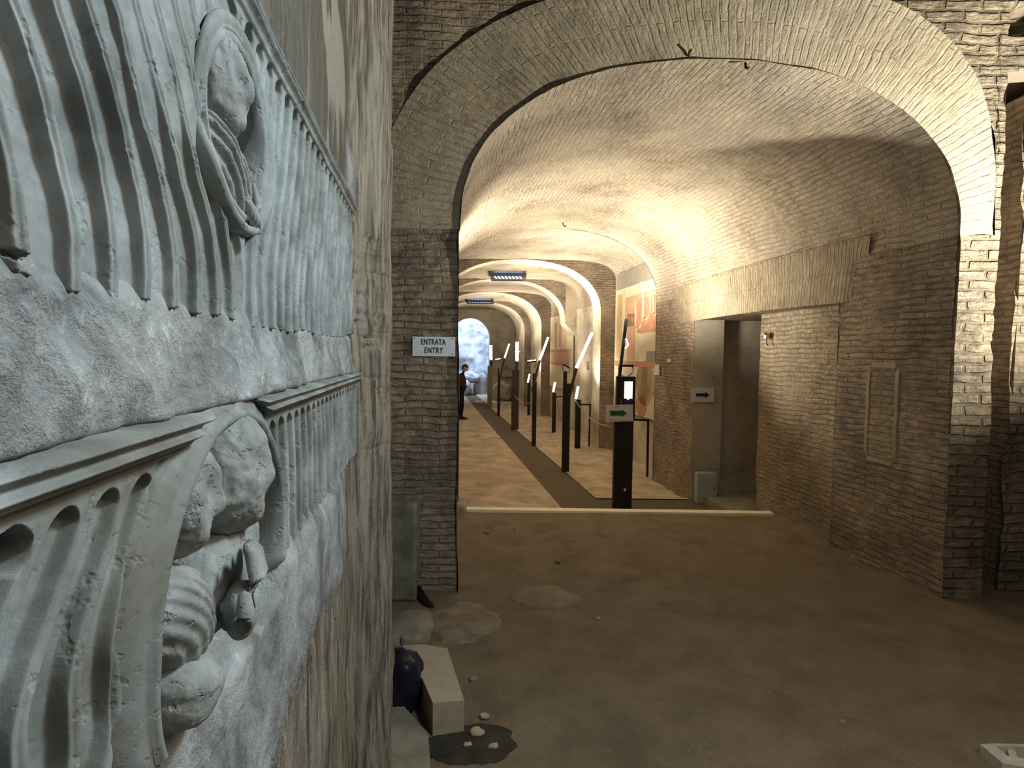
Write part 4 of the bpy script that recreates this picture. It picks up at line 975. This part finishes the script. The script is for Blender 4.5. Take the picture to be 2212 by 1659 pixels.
# local coordinates: x right (facing direction), y away, z up
Bv = [(0, 0, .92), (0, 0, 1.05), (.01, 0, 1.22), (.0, 0, 1.38), (.03, 0, 1.46), (.07, 0, 1.53),
      (0, -.10, .88), (.03, -.11, .48), (.0, -.11, .08), (0, .10, .88), (-.02, .11, .48), (-.05, .11, .08),
      (.0, -.18, 1.36), (-.02, -.23, 1.10), (.16, -.18, 1.02), (.0, .18, 1.36), (-.02, .23, 1.10), (.16, .16, 1.02), (.14, -.11, .04), (.09, .11, .04)]
Be = [(0, 1), (1, 2), (2, 3), (3, 4), (4, 5), (0, 6), (6, 7), (7, 8), (8, 18), (0, 9), (9, 10), (10, 11), (11, 19), (3, 12), (12, 13), (13, 14), (3, 15), (15, 16), (16, 17)]
Br = [(.13, .12), (.12, .12), (.14, .13), (.12, .12), .055, .05, .09, .065, .045, .09, .065, .045, .06, .05, .035, .06, .05, .035, .035, .035]
skin('body', Bv, Be, Br, M['cloth_dark'], pr)
skin('jacket', [(0, 0, .84), (0, 0, 1.05), (.01, 0, 1.22), (.0, 0, 1.37), (.0, -.18, 1.35), (-.02, -.23, 1.10), (.13, -.185, 1.03), (.0, .18, 1.35), (-.02, .23, 1.10), (.13, .165, 1.03)],
     [(0, 1), (1, 2), (2, 3), (3, 4), (4, 5), (5, 6), (3, 7), (7, 8), (8, 9)], [(.15, .15), (.145, .14), (.16, .145), (.13, .12), .075, .062, .045, .075, .062, .045], M['cloth_red'], pr)
def localmesh(mb, name, mat):
    o = mb.build(name, mat, None, smooth=True); o.parent = pr; return o
import bmesh
bm = bmesh.new(); bmesh.ops.create_icosphere(bm, subdivisions=4, radius=1); v = np.array([q.co[:] for q in bm.verts]); fc = [[w.index for w in f.verts] for f in bm.faces]; bm.free()
u = v.copy(); q = v*np.array([.098, .076, .118])
for (d, s, a_) in (((1, 0, -.12), .14, .024), ((.9, .35, .08), .14, -.010), ((.9, -.35, .08), .14, -.010), ((.95, 0, -.5), .12, .006), ((.8, 0, -.8), .2, .010), ((-.05, 1, -.1), .16, .014), ((-.05, -1, -.1), .16, .014)):
    f = np.array(Vector(d).normalized()[:]); q = q + u*(a_*np.exp(-(1-u @ f)/(s*s)))[:, None]
ca, sa = math.cos(.35), math.sin(.35)
def hx(q): return np.stack([q[:, 0]*ca+q[:, 2]*sa+.095, q[:, 1], -q[:, 0]*sa+q[:, 2]*ca+1.63], -1)
mb = MB(); mb.v = hx(q).tolist(); mb.f = fc; mb.uv = [(0, 0)]*(3*len(fc)); mb.mi = [0]*len(fc); localmesh(mb, 'head', M['skin'])
keep = [f for f in fc if all(u[i, 2] > .25-.0*u[i, 0] or (u[i, 0] < -.25 and u[i, 2] > -.5) for i in f)]
mb = MB(); mb.v = hx(q*1.06).tolist(); mb.f = keep; mb.uv = [(0, 0)]*(3*len(keep)); mb.mi = [0]*len(keep); localmesh(mb, 'hair', M['hair'])
for s, z in ((-1, 1.0), (1, 1.0)):
    hv = [(.17, s*.17, 1.02), (.20, s*.16, 1.015), (.235, s*.155, 1.01)]; he = [(0, 1), (1, 2)]; hr = [.022, .030, .024]
    for k in range(4):
        b_ = len(hv); y0 = s*.155+(k-1.5)*.018; L = (.030, .036, .034, .026)[k]
        hv += [(.25, y0, 1.008), (.25+L, y0-s*.006, 1.0), (.25+L*1.4, y0-s*.012, .982)]; he += [(2, b_), (b_, b_+1), (b_+1, b_+2)]; hr += [.010, .009, .007]
    b_ = len(hv); hv += [(.215, s*.125, 1.02), (.24, s*.105, 1.018)]; he += [(1, b_), (b_, b_+1)]; hr += [.011, .009]
    skin('hand', hv, he, hr, M['skin'], pr)
mb = MB(); mb.box((.27, 0, .995), (.16, .26, .012)); localmesh(mb, 'leaflet', M['white'])
for s in (-1, 1):
    mb = MB(); x0 = -.02 if s < 0 else -.07
    mb.tube([(x0-.05, s*.11, .045), (x0+.02, s*.11, .05), (x0+.12, s*.11, .04), (x0+.22, s*.11, .03)], .05, 12, rs=[.04, .05, .045, .028], flat=.8); localmesh(mb, 'shoe', M['black'])
